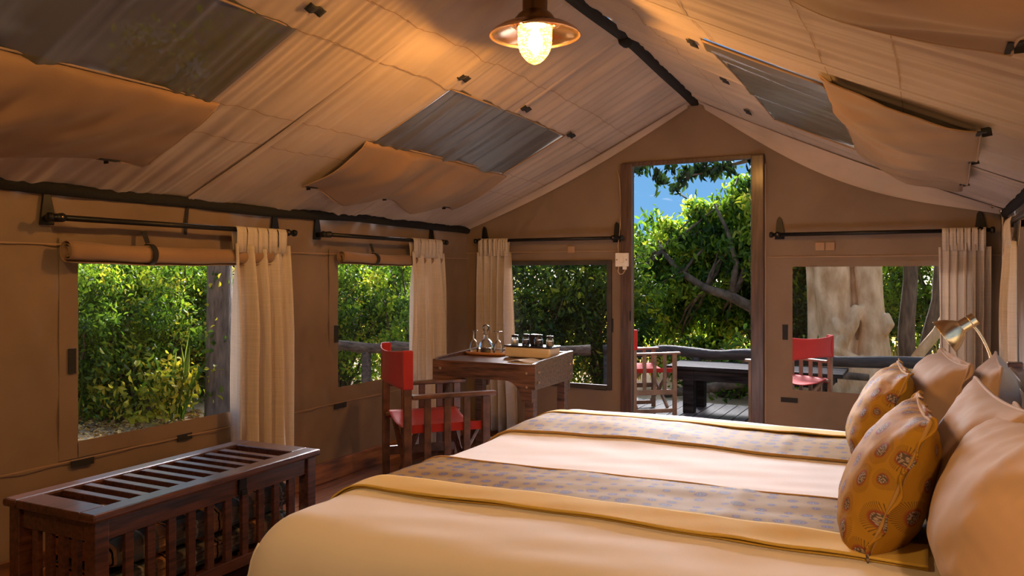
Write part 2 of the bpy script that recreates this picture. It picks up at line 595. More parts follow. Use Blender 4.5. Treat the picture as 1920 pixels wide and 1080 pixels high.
L_STRAW = leafmat('straw_grass', [(0, (0.30, 0.22, 0.06)), (0.5, (0.55, 0.42, 0.13)), (1, (0.75, 0.62, 0.25))])


# ------------------------------------------------------------------ mesh helpers
def wob(x, y, seed=0.0, octaves=4, base=1.0):
    """cheap smooth noise from sines, numpy arrays in, about -1..1 out"""
    r = np.random.RandomState(abs(int(seed * 13 + 7)) % 99991)
    tot = np.zeros(np.broadcast(x, y).shape)
    amp, f, norm = 1.0, base, 0.0
    for _ in range(octaves):
        for _ in range(3):
            a = r.rand() * 2 * PI
            ph = r.rand() * 2 * PI
            tot = tot + amp * np.sin(f * (math.cos(a) * x + math.sin(a) * y) * (0.8 + 0.5 * r.rand()) + ph) / 3
        norm += amp * 0.6
        amp *= 0.55
        f *= 2.05
    return tot / norm


def link(o, parent=None):
    COL.objects.link(o)
    if parent is not None:
        o.parent = parent
    return o


def tag(o, label=None, cat=None, group=None, kind=None):
    if label:
        o['label'] = label
    if cat:
        o['category'] = cat
    if group:
        o['group'] = group
    if kind:
        o['kind'] = kind
    return o


def thing(name, label, cat, loc=(0, 0, 0), rz=0.0, group=None, kind=None):
    o = bpy.data.objects.new(name, None)
    o.empty_display_size = 0.1
    COL.objects.link(o)
    o.location = loc
    o.rotation_euler = (0, 0, rz)
    return tag(o, label, cat, group, kind)


class MB:
    """collects shapes; build() links them as one mesh object"""

    def __init__(self):
        self.v, self.f = [], []

    def add(self, verts, faces):
        b = len(self.v)
        self.v.extend([tuple(p) for p in verts])
        self.f.extend([tuple(i + b for i in f) for f in faces])
        return self

    def box(self, c, s, rot=None):
        vs = []
        for dx in (-.5, .5):
            for dy in (-.5, .5):
                for dz in (-.5, .5):
                    p = Vector((dx * s[0], dy * s[1], dz * s[2]))
                    if rot is not None:
                        p = rot @ p
                    vs.append(p + Vector(c))
        return self.add(vs, [(0, 1, 3, 2), (4, 6, 7, 5), (0, 4, 5, 1), (2, 3, 7, 6), (0, 2, 6, 4), (1, 5, 7, 3)])

    def bar(self, a, b, wdt, thk, up=(0, 0, 1)):
        """square bar from a to b, wdt across (perpendicular to up), thk along up"""
        a, b = Vector(a), Vector(b)
        d = (b - a).normalized()
        u = Vector(up)
        s = d.cross(u).normalized()
        u = s.cross(d).normalized()
        vs = []
        for p in (a, b):
            for i, j in ((-1, -1), (1, -1), (1, 1), (-1, 1)):
                vs.append(p + s * (i * wdt / 2) + u * (j * thk / 2))
        return self.add(vs, [(0, 3, 2, 1), (4, 5, 6, 7), (0, 1, 5, 4), (1, 2, 6, 5), (2, 3, 7, 6), (3, 0, 4, 7)])

    def tube(self, path, radii, n=10, caps=True):
        path = [Vector(p) for p in path]
        if not hasattr(radii, '__len__'):
            radii = [radii] * len(path)
        vs, fs = [], []
        t0 = (path[1] - path[0]).normalized()
        ref = Vector((0, 0, 1)) if abs(t0.z) < 0.9 else Vector((1, 0, 0))
        u = t0.cross(ref).normalized()
        for i, p in enumerate(path):
            a = path[max(i - 1, 0)]
            b = path[min(i + 1, len(path) - 1)]
            t = (b - a).normalized()
            u = (u - t * u.dot(t)).normalized()
            v = t.cross(u)
            for k in range(n):
                an = 2 * PI * k / n
                vs.append(p + (u * math.cos(an) + v * math.sin(an)) * radii[i])
        for i in range(len(path) - 1):
            for k in range(n):
                k2 = (k + 1) % n
                fs.append((i * n + k, i * n + k2, (i + 1) * n + k2, (i + 1) * n + k))
        if caps:
            fs.append(tuple(range(n - 1, -1, -1)))
            b = (len(path) - 1) * n
            fs.append(tuple(range(b, b + n)))
        return self.add(vs, fs)

    def lathe(self, prof, n=32, c=(0, 0, 0), mtx=None, closed=False):
        """prof: list of (r, z), turned around local z"""
        vs, fs = [], []
        for r, z in prof:
            for k in range(n):
                an = 2 * PI * k / n
                p = Vector((r * math.cos(an), r * math.sin(an), z))
                if mtx is not None:
                    p = mtx @ p
                vs.append(p + Vector(c))
        m = len(prof)
        for i in range(m - 1 if not closed else m):
            j = (i + 1) % m
            for k in range(n):
                k2 = (k + 1) % n
                fs.append((i * n + k, i * n + k2, j * n + k2, j * n + k))
        return self.add(vs, fs)

    def prism(self, poly, d0, d1, axis='y'):
        """outline in two axes, extruded along the third"""
        def P(a, b, d):
            return {'y': (a, d, b), 'x': (d, a, b), 'z': (a, b, d)}[axis]
        n = len(poly)
        vs = [P(a, b, d0) for a, b in poly] + [P(a, b, d1) for a, b in poly]
        fs = [tuple(range(n - 1, -1, -1)), tuple(range(n, 2 * n))]
        fs += [(i, (i + 1) % n, n + (i + 1) % n, n + i) for i in range(n)]
        return self.add(vs, fs)

    def mesh(self, name, mat_, smooth=False):
        me = bpy.data.meshes.new(name)
        me.from_pydata(self.v, [], self.f)
        bm = bmesh.new()
        bm.from_mesh(me)
        bmesh.ops.remove_doubles(bm, verts=bm.verts, dist=1e-6)
        bmesh.ops.recalc_face_normals(bm, faces=bm.faces)
        bm.to_mesh(me)
        bm.free()
        me.materials.append(mat_)
        if smooth:
            me.polygons.foreach_set('use_smooth', [True] * len(me.polygons))
        me.update()
        return me

    def build(self, name, mat_, parent=None, smooth=False, bevel=0.0, label=None, seg=2):
        o = bpy.data.objects.new(name, self.mesh(name, mat_, smooth))
        link(o, parent)
        if bevel:
            md = o.modifiers.new('bevel', 'BEVEL')
            md.width = bevel
            md.segments = seg
            md.limit_method = 'ANGLE'
        if label:
            o['label'] = label
        return o


def grid_mesh(name, P, mat_, parent=None, smooth=True, uv=None, mask=None, thick=0.0, kind=None):
    """P: (n, m, 3) array of points -> sheet; uv (n, m, 2); mask (n-1, m-1) True keeps the cell"""
    n, m = P.shape[:2]
    idx = np.arange(n * m).reshape(n, m)
    q = np.stack([idx[:-1, :-1], idx[1:, :-1], idx[1:, 1:], idx[:-1, 1:]], -1)
    if mask is not None:
        q = q[mask]
    q = q.reshape(-1, 4)
    me = bpy.data.meshes.new(name)
    me.vertices.add(n * m)
    me.vertices.foreach_set('co', P.reshape(-1).astype(np.float32))
    me.loops.add(len(q) * 4)
    me.loops.foreach_set('vertex_index', q.reshape(-1).astype(np.int32))
    me.polygons.add(len(q))
    me.polygons.foreach_set('loop_start', (np.arange(len(q)) * 4).astype(np.int32))
    me.polygons.foreach_set('loop_total', np.full(len(q), 4, np.int32))
    if uv is not None:
        lay = me.uv_layers.new(name='UVMap')
        lay.data.foreach_set('uv', uv.reshape(-1, 2)[q.reshape(-1)].reshape(-1).astype(np.float32))
    me.update()
    me.validate()
    if mask is not None:
        bm = bmesh.new()
        bm.from_mesh(me)
        bmesh.ops.delete(bm, geom=[v for v in bm.verts if not v.link_faces], context='VERTS')
        bm.to_mesh(me)
        bm.free()
    me.materials.append(mat_)
    me.polygons.foreach_set('use_smooth', [smooth] * len(me.polygons))
    o = bpy.data.objects.new(name, me)
    link(o, parent)
    if thick:
        md = o.modifiers.new('thickness', 'SOLIDIFY')
        md.thickness = thick
        md.offset = 0
    if kind:
        o['kind'] = kind
    return o


def snap_lines(lo, hi, step, marks):
    pts = sorted(set([lo, hi] + [m for m in marks if lo < m < hi]))
    out = []
    for a, b in zip(pts[:-1], pts[1:]):
        k = max(1, int(round((b - a) / step)))
        out.extend(list(np.linspace(a, b, k, endpoint=False)))
    out.append(hi)
    return np.array(out)


def copy_tree(o, parent=None):
    c = o.copy()
    COL.objects.link(c)
    c.parent = parent
    for ch in list(o.children):
        copy_tree(ch, c)
    return c


# ------------------------------------------------------------------ the tent shell
XL, XR, XM = -3.27, 0.41, -1.43
ZE, ZR = 1.63, 2.54
YB, YF = 5.5, -1.6
HALF = XM - XL


def ridge_z(Y):
    Y = np.asarray(Y, float)
    return ZR - 0.075 * np.clip((Y - 4.1) / 1.4, 0, 1) ** 1.3


def roof_pt(side, t, Y, off=0.0):
    """point on the inner roof; side -1 left, +1 right; t 0 ridge .. 1 eave; off metres below the canvas"""
    t = np.asarray(t, float)
    Y = np.asarray(Y, float)
    zr = ridge_z(Y)
    slope = math.atan2(ZR - ZE, HALF)
    X = XM + side * t * HALF
    Z = zr + (ZE - zr) * t - 0.03 * np.sin(PI * np.clip(t, 0, 1))
    return np.stack(np.broadcast_arrays(X - side * off * math.sin(slope), Y, Z - off * math.cos(slope)), -1)


def roof_wrinkle(side, t, Y):
    s = 3 if side < 0 else 11
    k = 0.75 + 0.25 * wob(Y * 0.7, t * 1.3, s + 2, 2, 2.0)
    r = np.random.RandomState(s)
    tot = 0.0
    # gathers run from ridge to eave: fine, middle and broad ones, each fading in and out along its length
    for f0, amp, cnt in ((125.0, 0.0011, 5), (58.0, 0.0030, 5), (26.0, 0.0042, 4), (11.0, 0.0075, 3)):
        for _ in range(cnt):
            f = f0 * (0.72 + 0.6 * r.rand())
            p1, p2, p3 = r.rand(3) * 2 * PI
            fade = 0.5 + 0.5 * np.sin(t * (2 + 4 * r.rand()) + 1.3 * Y + p3)
            tot = tot + amp * fade * np.sin(f * Y + p1 + (1.2 + 1.5 * r.rand()) * np.sin(t * 2.2 + p2)) / math.sqrt(cnt) * 1.5
    edge = 1.0 - 0.3 * np.sin(PI * np.clip(t, 0, 1))
    return 1.55 * tot * k * edge


# floor
floor = MB().box(((XL + XR) / 2, (YB + YF) / 2, -0.06), (XR - XL + 0.1, YB - YF + 0.1, 0.06)).build('floor', M_FLOOR)
tag(floor, 'reddish brown varnished timber floor of the tent', None, None, 'structure')
pm = MB().box((0, 0, -0.015), (0.128, YB - YF, 0.03)).mesh('plank', M_FLOOR)
nx = int((XR - XL) / 0.1315) + 1
for i in range(nx):
    o = bpy.data.objects.new('plank', pm)
    link(o, floor)
    o.location = (XL + 0.03 + 0.1315 * i, (YB + YF) / 2, 0.0)

# roof halves
SKY_L = [(0.362, 0.602, 0.85, 2.26), (0.362, 0.610, 3.36, 4.76)]
SKY_R = [(0.345, 0.590, 0.55, 2.02), (0.340, 0.588, 3.20, 4.88)]
for side, holes, nm in ((-1, SKY_L, 'ceiling_left'), (1, SKY_R, 'ceiling_right')):
    ts = snap_lines(0.0, 1.0, 0.02, [h[0] for h in holes] + [h[1] for h in holes])
    ys = snap_lines(YF, YB, 0.0095, [h[2] for h in holes] + [h[3] for h in holes])
    T, Y = np.meshgrid(ts, ys, indexing='ij')
    wr = roof_wrinkle(side, T, Y)
    P = roof_pt(side, T, Y, 0.0)
    slope = math.atan2(ZR - ZE, HALF)
    P[..., 2] += wr * math.cos(slope)
    P[..., 0] += side * wr * math.sin(slope)
    tm, ym = (ts[:-1] + ts[1:]) / 2, (ys[:-1] + ys[1:]) / 2
    TM, YM = np.meshgrid(tm, ym, indexing='ij')
    keep = np.ones(TM.shape, bool)
    for h in holes:
        keep &= ~((TM > h[0]) & (TM < h[1]) & (YM > h[2]) & (YM < h[3]))
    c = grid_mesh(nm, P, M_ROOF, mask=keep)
    tag(c, 'sloping brown canvas roof half above the %s' % ('bench and desk' if side < 0 else 'bed pillows'), None, None, 'structure')
    # gauze rooflights
    for q, h in enumerate(holes):
        a = np.linspace(h[0] - 0.006, h[1] + 0.006, 20)
        b = np.linspace(h[2] - 0.015, h[3] + 0.015, 110)
        A, B = np.meshgrid(a, b, indexing='ij')
        P = roof_pt(side, A, B, -0.002)
        P[..., 2] += roof_wrinkle(side, A, B) * 1.3 + 0.010 * wob(B, A * 0.3, 21 + q, 2, 14.0) - 0.006
        grid_mesh('rooflight_gauze', P, M_SKY, c)
        # dark bound edges
        e = MB()
        for t_ in (h[0], h[1]):
            e.tube([tuple(roof_pt(side, t_, y_, 0.004)) for y_ in np.linspace(h[2], h[3], 24)], 0.0045, 6)
        for y_ in (h[2], h[3]):
            e.tube([tuple(roof_pt(side, t_, y_, 0.004)) for t_ in np.linspace(h[0], h[1], 12)], 0.0045, 6)
        e.build('binding', M_SEAM, c, True)
    # long stitched seams (flat strips) and the cross seams
    for t_ in ((0.245, 0.362, 0.606, 0.715) if side < 0 else (0.19, 0.372, 0.612, 0.735)):
        for lo, hi in ((YF, YB),):
            y_ = np.linspace(lo, hi, 420)
            P = np.stack([roof_pt(side, t_ + d + 0.003 * wob(y_, y_ * 0 + t_, 31, 3, 3.0), y_, 0.0035) for d in (-0.0011, 0.0011)])
            P[..., 2] += roof_wrinkle(side, np.full_like(y_, t_), y_)
            sk = np.ones((1, len(y_) - 1), bool)
            for h in holes:
                if h[0] + 0.02 < t_ < h[1] - 0.02:
                    sk[0] &= ~((y_[:-1] > h[2]) & (y_[:-1] < h[3]))
            grid_mesh('seam', P, M_SEAM, c, mask=sk)
    for y0 in (0.24, 1.51, 2.78, 4.05):
        tt = np.linspace(0.0, 1.0, 60)
        P = np.stack([roof_pt(side, tt, y0 + d + 0.006 * np.sin(tt * 7 + y0), 0.006 + k) for d, k in
                      ((-0.02, -0.004), (-0.012, 0.004), (0.0, 0.001), (0.012, 0.004), (0.02, -0.004))])
        hk = np.ones((4, len(tt) - 1), bool)
        for h in holes:
            if h[2] < y0 < h[3]:
                hk &= ~((tt[:-1] > h[0] - 0.01) & (tt[:-1] < h[1]))[None, :]
        grid_mesh('cross_seam', P, M_ROOF, c, mask=hk)
    # webbing tabs up towards the ridge
    for t_, y_ in (((0.303, 2.257), (0.313, 3.338), (0.327, 4.068), (0.344, 4.788)) if side < 0 else
                   ((0.305, 3.307), (0.279, 4.115), (0.252, 4.956), (0.31, 1.2))):
        A, B = np.meshgrid(np.linspace(-0.009, 0.009, 4), np.linspace(-0.042, 0.042, 8), indexing='ij')
        P = roof_pt(side, t_ + A, y_ + B, 0.010)
        P[..., 2] -= 0.008 * np.sin(np.linspace(0, 5, 8))[None, :] ** 2
        grid_mesh('webbing_tab', P, M_WEB, c, thick=0.003)

ROOF_L = bpy.data.objects['ceiling_left']
ROOF_R = bpy.data.objects['ceiling_right']


def roof_flap(parent, side, t0, t1, y0, y1, tabs, sag, seed, belly=0.05, gap=0.015):
    """canvas cover of a rooflight, let down and tied to the roof at its lower corners"""
    a = np.linspace(0, 1, 34)
    b = np.linspace(y0, y1, 130)
    A, B = np.meshgrid(a, b, indexing='ij')
    near = np.min(np.stack([np.abs(B - q) for q in tabs]), 0)
    span = (y1 - y0) / max(1, len(tabs) - 1)
    droop = 1 - np.exp(-(near / (0.33 * span)) ** 2)
    T = t0 + (t1 - t0) * A + belly * droop * A ** 2
    off = gap + sag * np.sin(PI * np.clip(A, 0, 1)) ** 0.8 * (0.55 + 0.45 * droop) + 0.05 * droop * A ** 3
    off += 0.030 * wob(B + 0.25 * A, A * 0.35, seed, 3, 8.0) * np.sin(PI * A) ** 0.5
    off += 0.006 * wob(B, A * 0.1, seed + 3, 2, 24.0) * (1 - A) ** 1.5
    off[0] = 0.006
    P = roof_pt(side, T, B, off)
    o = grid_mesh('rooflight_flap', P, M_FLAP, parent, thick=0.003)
    e = MB()
    e.tube([tuple(P[i, 0]) for i in range(0, 34, 3)] + [tuple(P[-1, k]) for k in range(0, 130, 4)] +
           [tuple(P[i, -1]) for i in range(33, -1, -3)], 0.004, 6)
    e.build('hem', M_HEM, o, True)
    for q in tabs:
        k = int(np.argmin(np.abs(b - q)))
        p = Vector(P[-1, k])
        rp = Vector(roof_pt(side, t1 + 0.012, b[k], 0.004))
        m = MB()
        m.bar(p + Vector((0, -0.045, -0.002)), p + Vector((0, 0.045, -0.002)), 0.028, 0.004)
        m.bar(p, rp, 0.03, 0.003, (0, 1, 0))
        m.build('webbing_tab', M_WEB, o)
    return o


roof_flap(ROOF_L, -1, 0.606, 0.855, 0.80, 2.32, (0.95, 2.16), 0.075, 41, 0.045)
roof_flap(ROOF_L, -1, 0.614, 0.850, 3.30, 4.83, (3.36, 4.05, 4.74), 0.055, 47, 0.05)
roof_flap(ROOF_R, 1, 0.594, 0.865, 0.50, 1.98, (0.55, 1.1, 1.92), 0.05, 53, 0.02)
roof_flap(ROOF_R, 1, 0.592, 0.865, 3.00, 4.80, (3.02, 3.75, 4.62), 0.075, 59, 0.015, 0.02)

# ridge cover and eave bands
rb = MB()
ys = np.linspace(YF, YB - 0.02, 40)
for d0, d1 in ((-0.026, 0.026),):
    pts = [Vector((XM, y, float(ridge_z(y)) - 0.022 + 0.004 * math.sin(y * 5))) for y in ys]
    vs, fs = [], []
    for p in pts:
        vs += [p + Vector((-0.034, 0, 0.006)), p + Vector((-0.022, 0, -0.018)), p + Vector((0.022, 0, -0.018)), p + Vector((0.034, 0, 0.006))]
    for i in range(len(pts) - 1):
        for k in range(3):
            fs.append((4 * i + k, 4 * i + k + 1, 4 * i + k + 5, 4 * i + k + 4))
    rb.add(vs, fs)
tag(rb.build('trim_1', M_EAVE, None, True), 'black webbing band running along the roof ridge', None, None, 'structure')
rc = MB()
for y0 in (1.51, 4.05):
    z0 = float(ridge_z(y0)) - 0.03
    rc.tube([(XM, y0 - 0.045, z0), (XM, y0 - 0.02, z0 - 0.006), (XM, y0 + 0.02, z0 - 0.006), (XM, y0 + 0.045, z0)], [0.026, 0.032, 0.032, 0.026], 12)
rc.build('joint_wrap', M_EAVE, bpy.data.objects['trim_1'], True)
for side, nm, lab in ((-1, 'trim_2', 'black band along the eave above the bench wall'), (1, 'trim_3', 'black band along the eave above the bed head')):
    y_ = np.linspace(YF, YB - 0.01, 120)
    x0 = XL + 0.012 if side < 0 else XR - 0.012
    sagv = 0.006 * np.sin(y_ * 2.5) + 0.008 * np.abs(np.sin((y_ - 2.78) * PI / 1.27))
    prof = [(0.0, 0.030), (0.022, 0.022), (0.026, 0.0), (0.018, -0.022), (0.0, -0.026)]
    P = np.stack([np.stack([x0 - side * a + 0 * y_, y_, ZE - 0.005 + b - sagv], -1) for a, b in prof])
    tag(grid_mesh(nm, P, M_EAVE), lab, None, None, 'structure')


def box_wall(name, axis, fixed, lo, hi, z0, ztop, holes, label, wrin=0.006, seed=1, inward=1):
    """canvas wall in the plane axis=fixed; ztop(u) gives its upper edge; holes (u0,u1,z0,z1)"""
    us = snap_lines(lo - 0.04, hi + 0.04, 0.02, [h[0] for h in holes] + [h[1] for h in holes])
    zs = snap_lines(z0, 2.62, 0.02, [h[2] for h in holes] + [h[3] for h in holes])
    U, Z = np.meshgrid(us, zs, indexing='ij')
    top = ztop(U) + 0.012
    um, zm = (us[:-1] + us[1:]) / 2, (zs[:-1] + zs[1:]) / 2
    UM, ZM = np.meshgrid(um, zm, indexing='ij')
    keep = ~(ZM - 0.011 > ztop(UM) + 0.012)
    near = np.full(U.shape, 10.0)
    for h in holes:
        keep &= ~((UM > h[0]) & (UM < h[1]) & (ZM > h[2]) & (ZM < h[3]))
        du = np.maximum(np.maximum(h[0] - U, U - h[1]), 0)
        dz = np.maximum(np.maximum(h[2] - Z, Z - h[3]), 0)
        near = np.minimum(near, np.hypot(du, dz))
    amp = wrin * np.clip(near / 0.15, 0.15, 1)
    D = amp * (1.6 * wob(U, Z * 0.55, seed, 3, 5.0) + 1.1 * wob(U * 0.9 + Z * 0.5, Z * 0.2, seed + 4, 2, 16.0) + 0.5 * wob(U * 1.2 - Z * 0.8, Z * 0.3, seed + 6, 2, 34.0))
    Zc = np.minimum(Z, top)
    F = fixed + inward * D
    P = np.stack([F, U, Zc], -1) if axis == 'x' else np.stack([U, F, Zc], -1)
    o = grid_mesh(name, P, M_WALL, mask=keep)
    return tag(o, label, None, None, 'structure')


W1 = (2.205, 3.30, 0.54, 1.31)
W2 = (3.925, 5.02, 0.56, 1.33)
W3 = (-2.90, -2.075, 0.46, 1.335)
W4 = (-0.79, 0.20, 0.51, 1.315)
W5 = (2.55, 4.05, 0.85, 1.33)
DOOR = (-1.875, -1.052, -0.01, 2.04)


def flat_top(u):
    return np.full(np.shape(u), ZE)


def gable_top(u):
    t = np.abs(np.asarray(u) - XM) / HALF
    zr = float(ridge_z(YB))
    return zr + (ZE - zr) * t - 0.03 * np.sin(PI * np.clip(t, 0, 1))


wall_l = box_wall('wall_left', 'x', XL, YF, YB, 0.0, flat_top, [W1, W2], 'brown canvas wall with two gauze windows behind the slatted bench', 0.007, 3, 1)
wall_b = box_wall('wall_back', 'y', YB, XL, XR, 0.0, gable_top, [DOOR, W3, W4], 'brown canvas gable wall with the open doorway', 0.006, 9, -1)
wall_r = box_wall('wall_right', 'x', XR, YF, YB, 0.0, flat_top, [W5], 'brown canvas wall behind the bed head', 0.006, 15, -1)
wall_f = box_wall('wall_front', 'y', YF, XL, XR, 0.0, lambda u: np.where(np.abs(u - XM) >= 0, ZR - (ZR - ZE) * np.abs(u - XM) / HALF, 0), [], 'brown canvas gable wall behind the viewer', 0.006, 19, 1)


def hem_strip(parent, axis, fixed, inward, u0, u1, z0, z1, m=None, off=0.002):
    nu, nz = max(2, int((u1 - u0) / 0.03)), max(2, int((z1 - z0) / 0.03))
    U, Z = np.meshgrid(np.linspace(u0, u1, nu), np.linspace(z0, z1, nz), indexing='ij')
    D = off + 0.0035 * wob(U, Z, u0 * 3 + z0, 2, 22.0)
    F = fixed + inward * (D + 0.002)
    P = np.stack([F, U, Z], -1) if axis == 'x' else np.stack([U, F, Z], -1)
    return grid_mesh('hem', P, m or M_WALL, parent)


for h in (W1, W2):
    hem_strip(wall_l, 'x', XL, 1, h[0] - 0.085, h[0], h[2] - 0.07, 1.42)
    hem_strip(wall_l, 'x', XL, 1, h[1], h[1] + 0.07, h[2] - 0.07, 1.42)
    hem_strip(wall_l, 'x', XL, 1, h[0], h[1], h[2] - 0.07, h[2])
hem_strip(wall_l, 'x', XL, 1, YF, YB, 1.388, 1.394, M_SEAM, 0.014)
hem_strip(wall_l, 'x', XL, 1, YF, YB, 0.463, 0.469, M_SEAM, 0.014)
for h in (W4,):
    hem_strip(wall_b, 'y', YB, -1, h[0] - 0.075, h[0], h[2] - 0.07, h[3] + 0.03)
    hem_strip(wall_b, 'y', YB, -1, h[0], h[1], h[3], h[3] + 0.035)
    hem_strip(wall_b, 'y', YB, -1, h[0], h[1], h[2] - 0.07, h[2])
hem_strip(wall_b, 'y', YB, -1, -0.95, XR, 1.376, 1.382, M_SEAM, 0.012)
hem_strip(wall_b, 'y', YB, -1, -0.97, -0.955, 0.0, 2.0, M_SEAM, 0.010)
hem_strip(wall_b, 'y', YB, -1, XL, -1.98, 1.432, 1.438, M_SEAM, 0.012)

# hook-and-loop tabs
vt = MB()
for c, s in (((XL + 0.013, 2.172, 0.892), (0.004, 0.034, 0.108)), ((XL + 0.013, 2.757, 0.462), (0.004, 0.088, 0.030)),
             ((XL + 0.013, 2.22, 0.451), (0.004, 0.105, 0.036)), ((XL + 0.013, 3.898, 0.896), (0.004, 0.034, 0.106)),
             ((XL + 0.013, 3.936, 0.447), (0.004, 0.115, 0.034))):
    MB().box(c, s).build('fastening_tab', M_WEB, wall_l)
for c, s in (((-2.045, YB - 0.014, 0.895), (0.034, 0.004, 0.10)), ((-0.834, YB - 0.014, 0.886), (0.034, 0.004, 0.10)),
             ((-0.809, YB - 0.014, 0.442), (0.105, 0.004, 0.03)), ((-2.13, YB - 0.014, 0.436), (0.10, 0.004, 0.03))):
    MB().box(c, s).build('fastening_tab', M_WEB, wall_b)
for x_ in (-2.36, -0.56, -0.62):
    MB().box((x_, YB - 0.012, 1.445 if x_ > -1 else 1.45), (0.055, 0.003, 0.05)).build('sewn_patch', M_HEM, wall_b)
MB().bar((XL + 0.014, 2.775, 1.61), (XL + 0.02, 2.755, 1.46), 0.016, 0.003, (1, 0, 0)).build('strap', M_WEB, wall_l)

# draped roof valance hanging in a soft curve over the gable's right half
a = np.linspace(0, 1, 10)
b = np.linspace(-1.36, XR - 0.02, 70)
A, B = np.meshgrid(a, b, indexing='ij')
t_ = (B - XM) / HALF
topz = gable_top(B)
dropv = 0.02 + 0.13 * np.sin(PI * np.clip((B + 1.43) / 1.84, 0, 1)) ** 1.2
P = np.stack([B, YB - 0.02 - 0.09 * (1 - A) ** 1.5 - 0.006 * wob(B, A, 77, 2, 14.0), topz - 0.003 - dropv * A], -1)
grid_mesh('valance', P, M_ROOF, wall_b)
b = np.linspace(XL + 0.02, -1.48, 70)
A, B = np.meshgrid(a, b, indexing='ij')
dropv = 0.015 + 0.03 * np.sin(PI * np.clip((-1.43 - B) / 1.84, 0, 1))
P = np.stack([B, YB - 0.02 - 0.06 * (1 - A) ** 1.5, gable_top(B) - 0.003 - dropv * A], -1)
grid_mesh('valance', P, M_ROOF, wall_b)

bb = MB()
bb.box((XL + 0.011, (YB + YF) / 2, 0.061), (0.022, YB - YF - 0.02, 0.122))
tag(bb.build('baseboard_left', M_BASE, None, False, 0.004), 'orange brown timber skirting under the bench wall', None, None, 'structure')
tag(MB().box(((XL + DOOR[0] - 0.1) / 2, YB - 0.012, 0.061), (DOOR[0] - 0.1 - XL - 0.05, 0.022, 0.122)).build('baseboard_back', M_BASE, None, False, 0.004),
    'orange brown timber skirting behind the desk', None, None, 'structure')


# windows: gauze, edge binding
def window(name, axis, fixed, h, label, frame=None):
    t = thing(name, label, None, kind='structure')
    n = 24
    U, Z = np.meshgrid(np.linspace(h[0] - 0.01, h[1] + 0.01, n), np.linspace(h[2] - 0.01, h[3] + 0.01, n), indexing='ij')
    F = fixed + 0.002 * wob(U, Z, h[0], 2, 6.0)
    P = np.stack([F, U, Z], -1) if axis == 'x' else np.stack([U, F, Z], -1)
    grid_mesh('gauze', P, M_GAUZE, t)
    if frame:
        f = MB()
        w_ = 0.035
        fx = fixed + frame
        for u0, u1, z0, z1 in ((h[0] - w_, h[0], h[2] - w_, h[3] + w_), (h[1], h[1] + w_, h[2] - w_, h[3] + w_),
                               (h[0], h[1], h[3], h[3] + w_), (h[0], h[1], h[2] - w_, h[2])):
            MB().box(((u0 + u1) / 2, fx, (z0 + z1) / 2), (u1 - u0, 0.02, z1 - z0)).build('frame_bar', M_FRAME, t, False, 0.004)
    return t


M_FRAME = mat('dark_olive_binding', (0.045, 0.036, 0.026), 0.7, var=0.2)
window('window_1', 'x', XL, W1, 'gauze window above the slatted bench')
window('window_2', 'x', XL, W2, 'gauze window behind the red chair in the tent')
window('window_3', 'y', YB, W3, 'gauze window with dark border behind the desk', -0.014)
window('window_4', 'y', YB, W4, 'gauze window to the right of the doorway')
window('window_5', 'x', XR, W5, 'gauze window behind the bed head')

# door frame
dr = thing('door_1', 'open doorway with brown timber posts', None, kind='structure')
MB().box((-1.922, YB - 0.01, 1.03), (0.085, 0.06, 2.06)).build('post', M_DOORWOOD, dr, False, 0.006)
MB().box((-1.008, YB - 0.01, 1.03), (0.085, 0.06, 2.06)).build('post', M_DOORWOOD, dr, False, 0.006)
MB().box((-1.463, YB + 0.005, 2.055), (0.99, 0.04, 0.03)).build('lintel', M_DOORWOOD, dr, False, 0.004)
MB().box((-1.463, YB + 0.0, 0.005), (0.99, 0.10, 0.03)).build('threshold', M_DOORWOOD, dr, False, 0.004)
MB().box((-1.888, YB - 0.042, 0.97), (0.012, 0.006, 0.07)).build('hinge', M_IRON, dr)
# the tent frame's elbow in the corner above the bed head
el = MB().tube([(0.33, 5.40, 1.66), (0.355, 5.42, 1.662), (0.375, 5.43, 1.645), (0.385, 5.435, 1.60), (0.385, 5.435, 0.0)], 0.012, 10)
tag(el.build('tent_pole', M_BOLT, None, True), 'bent steel tent pole in the corner right of the last window', 'tent pole')

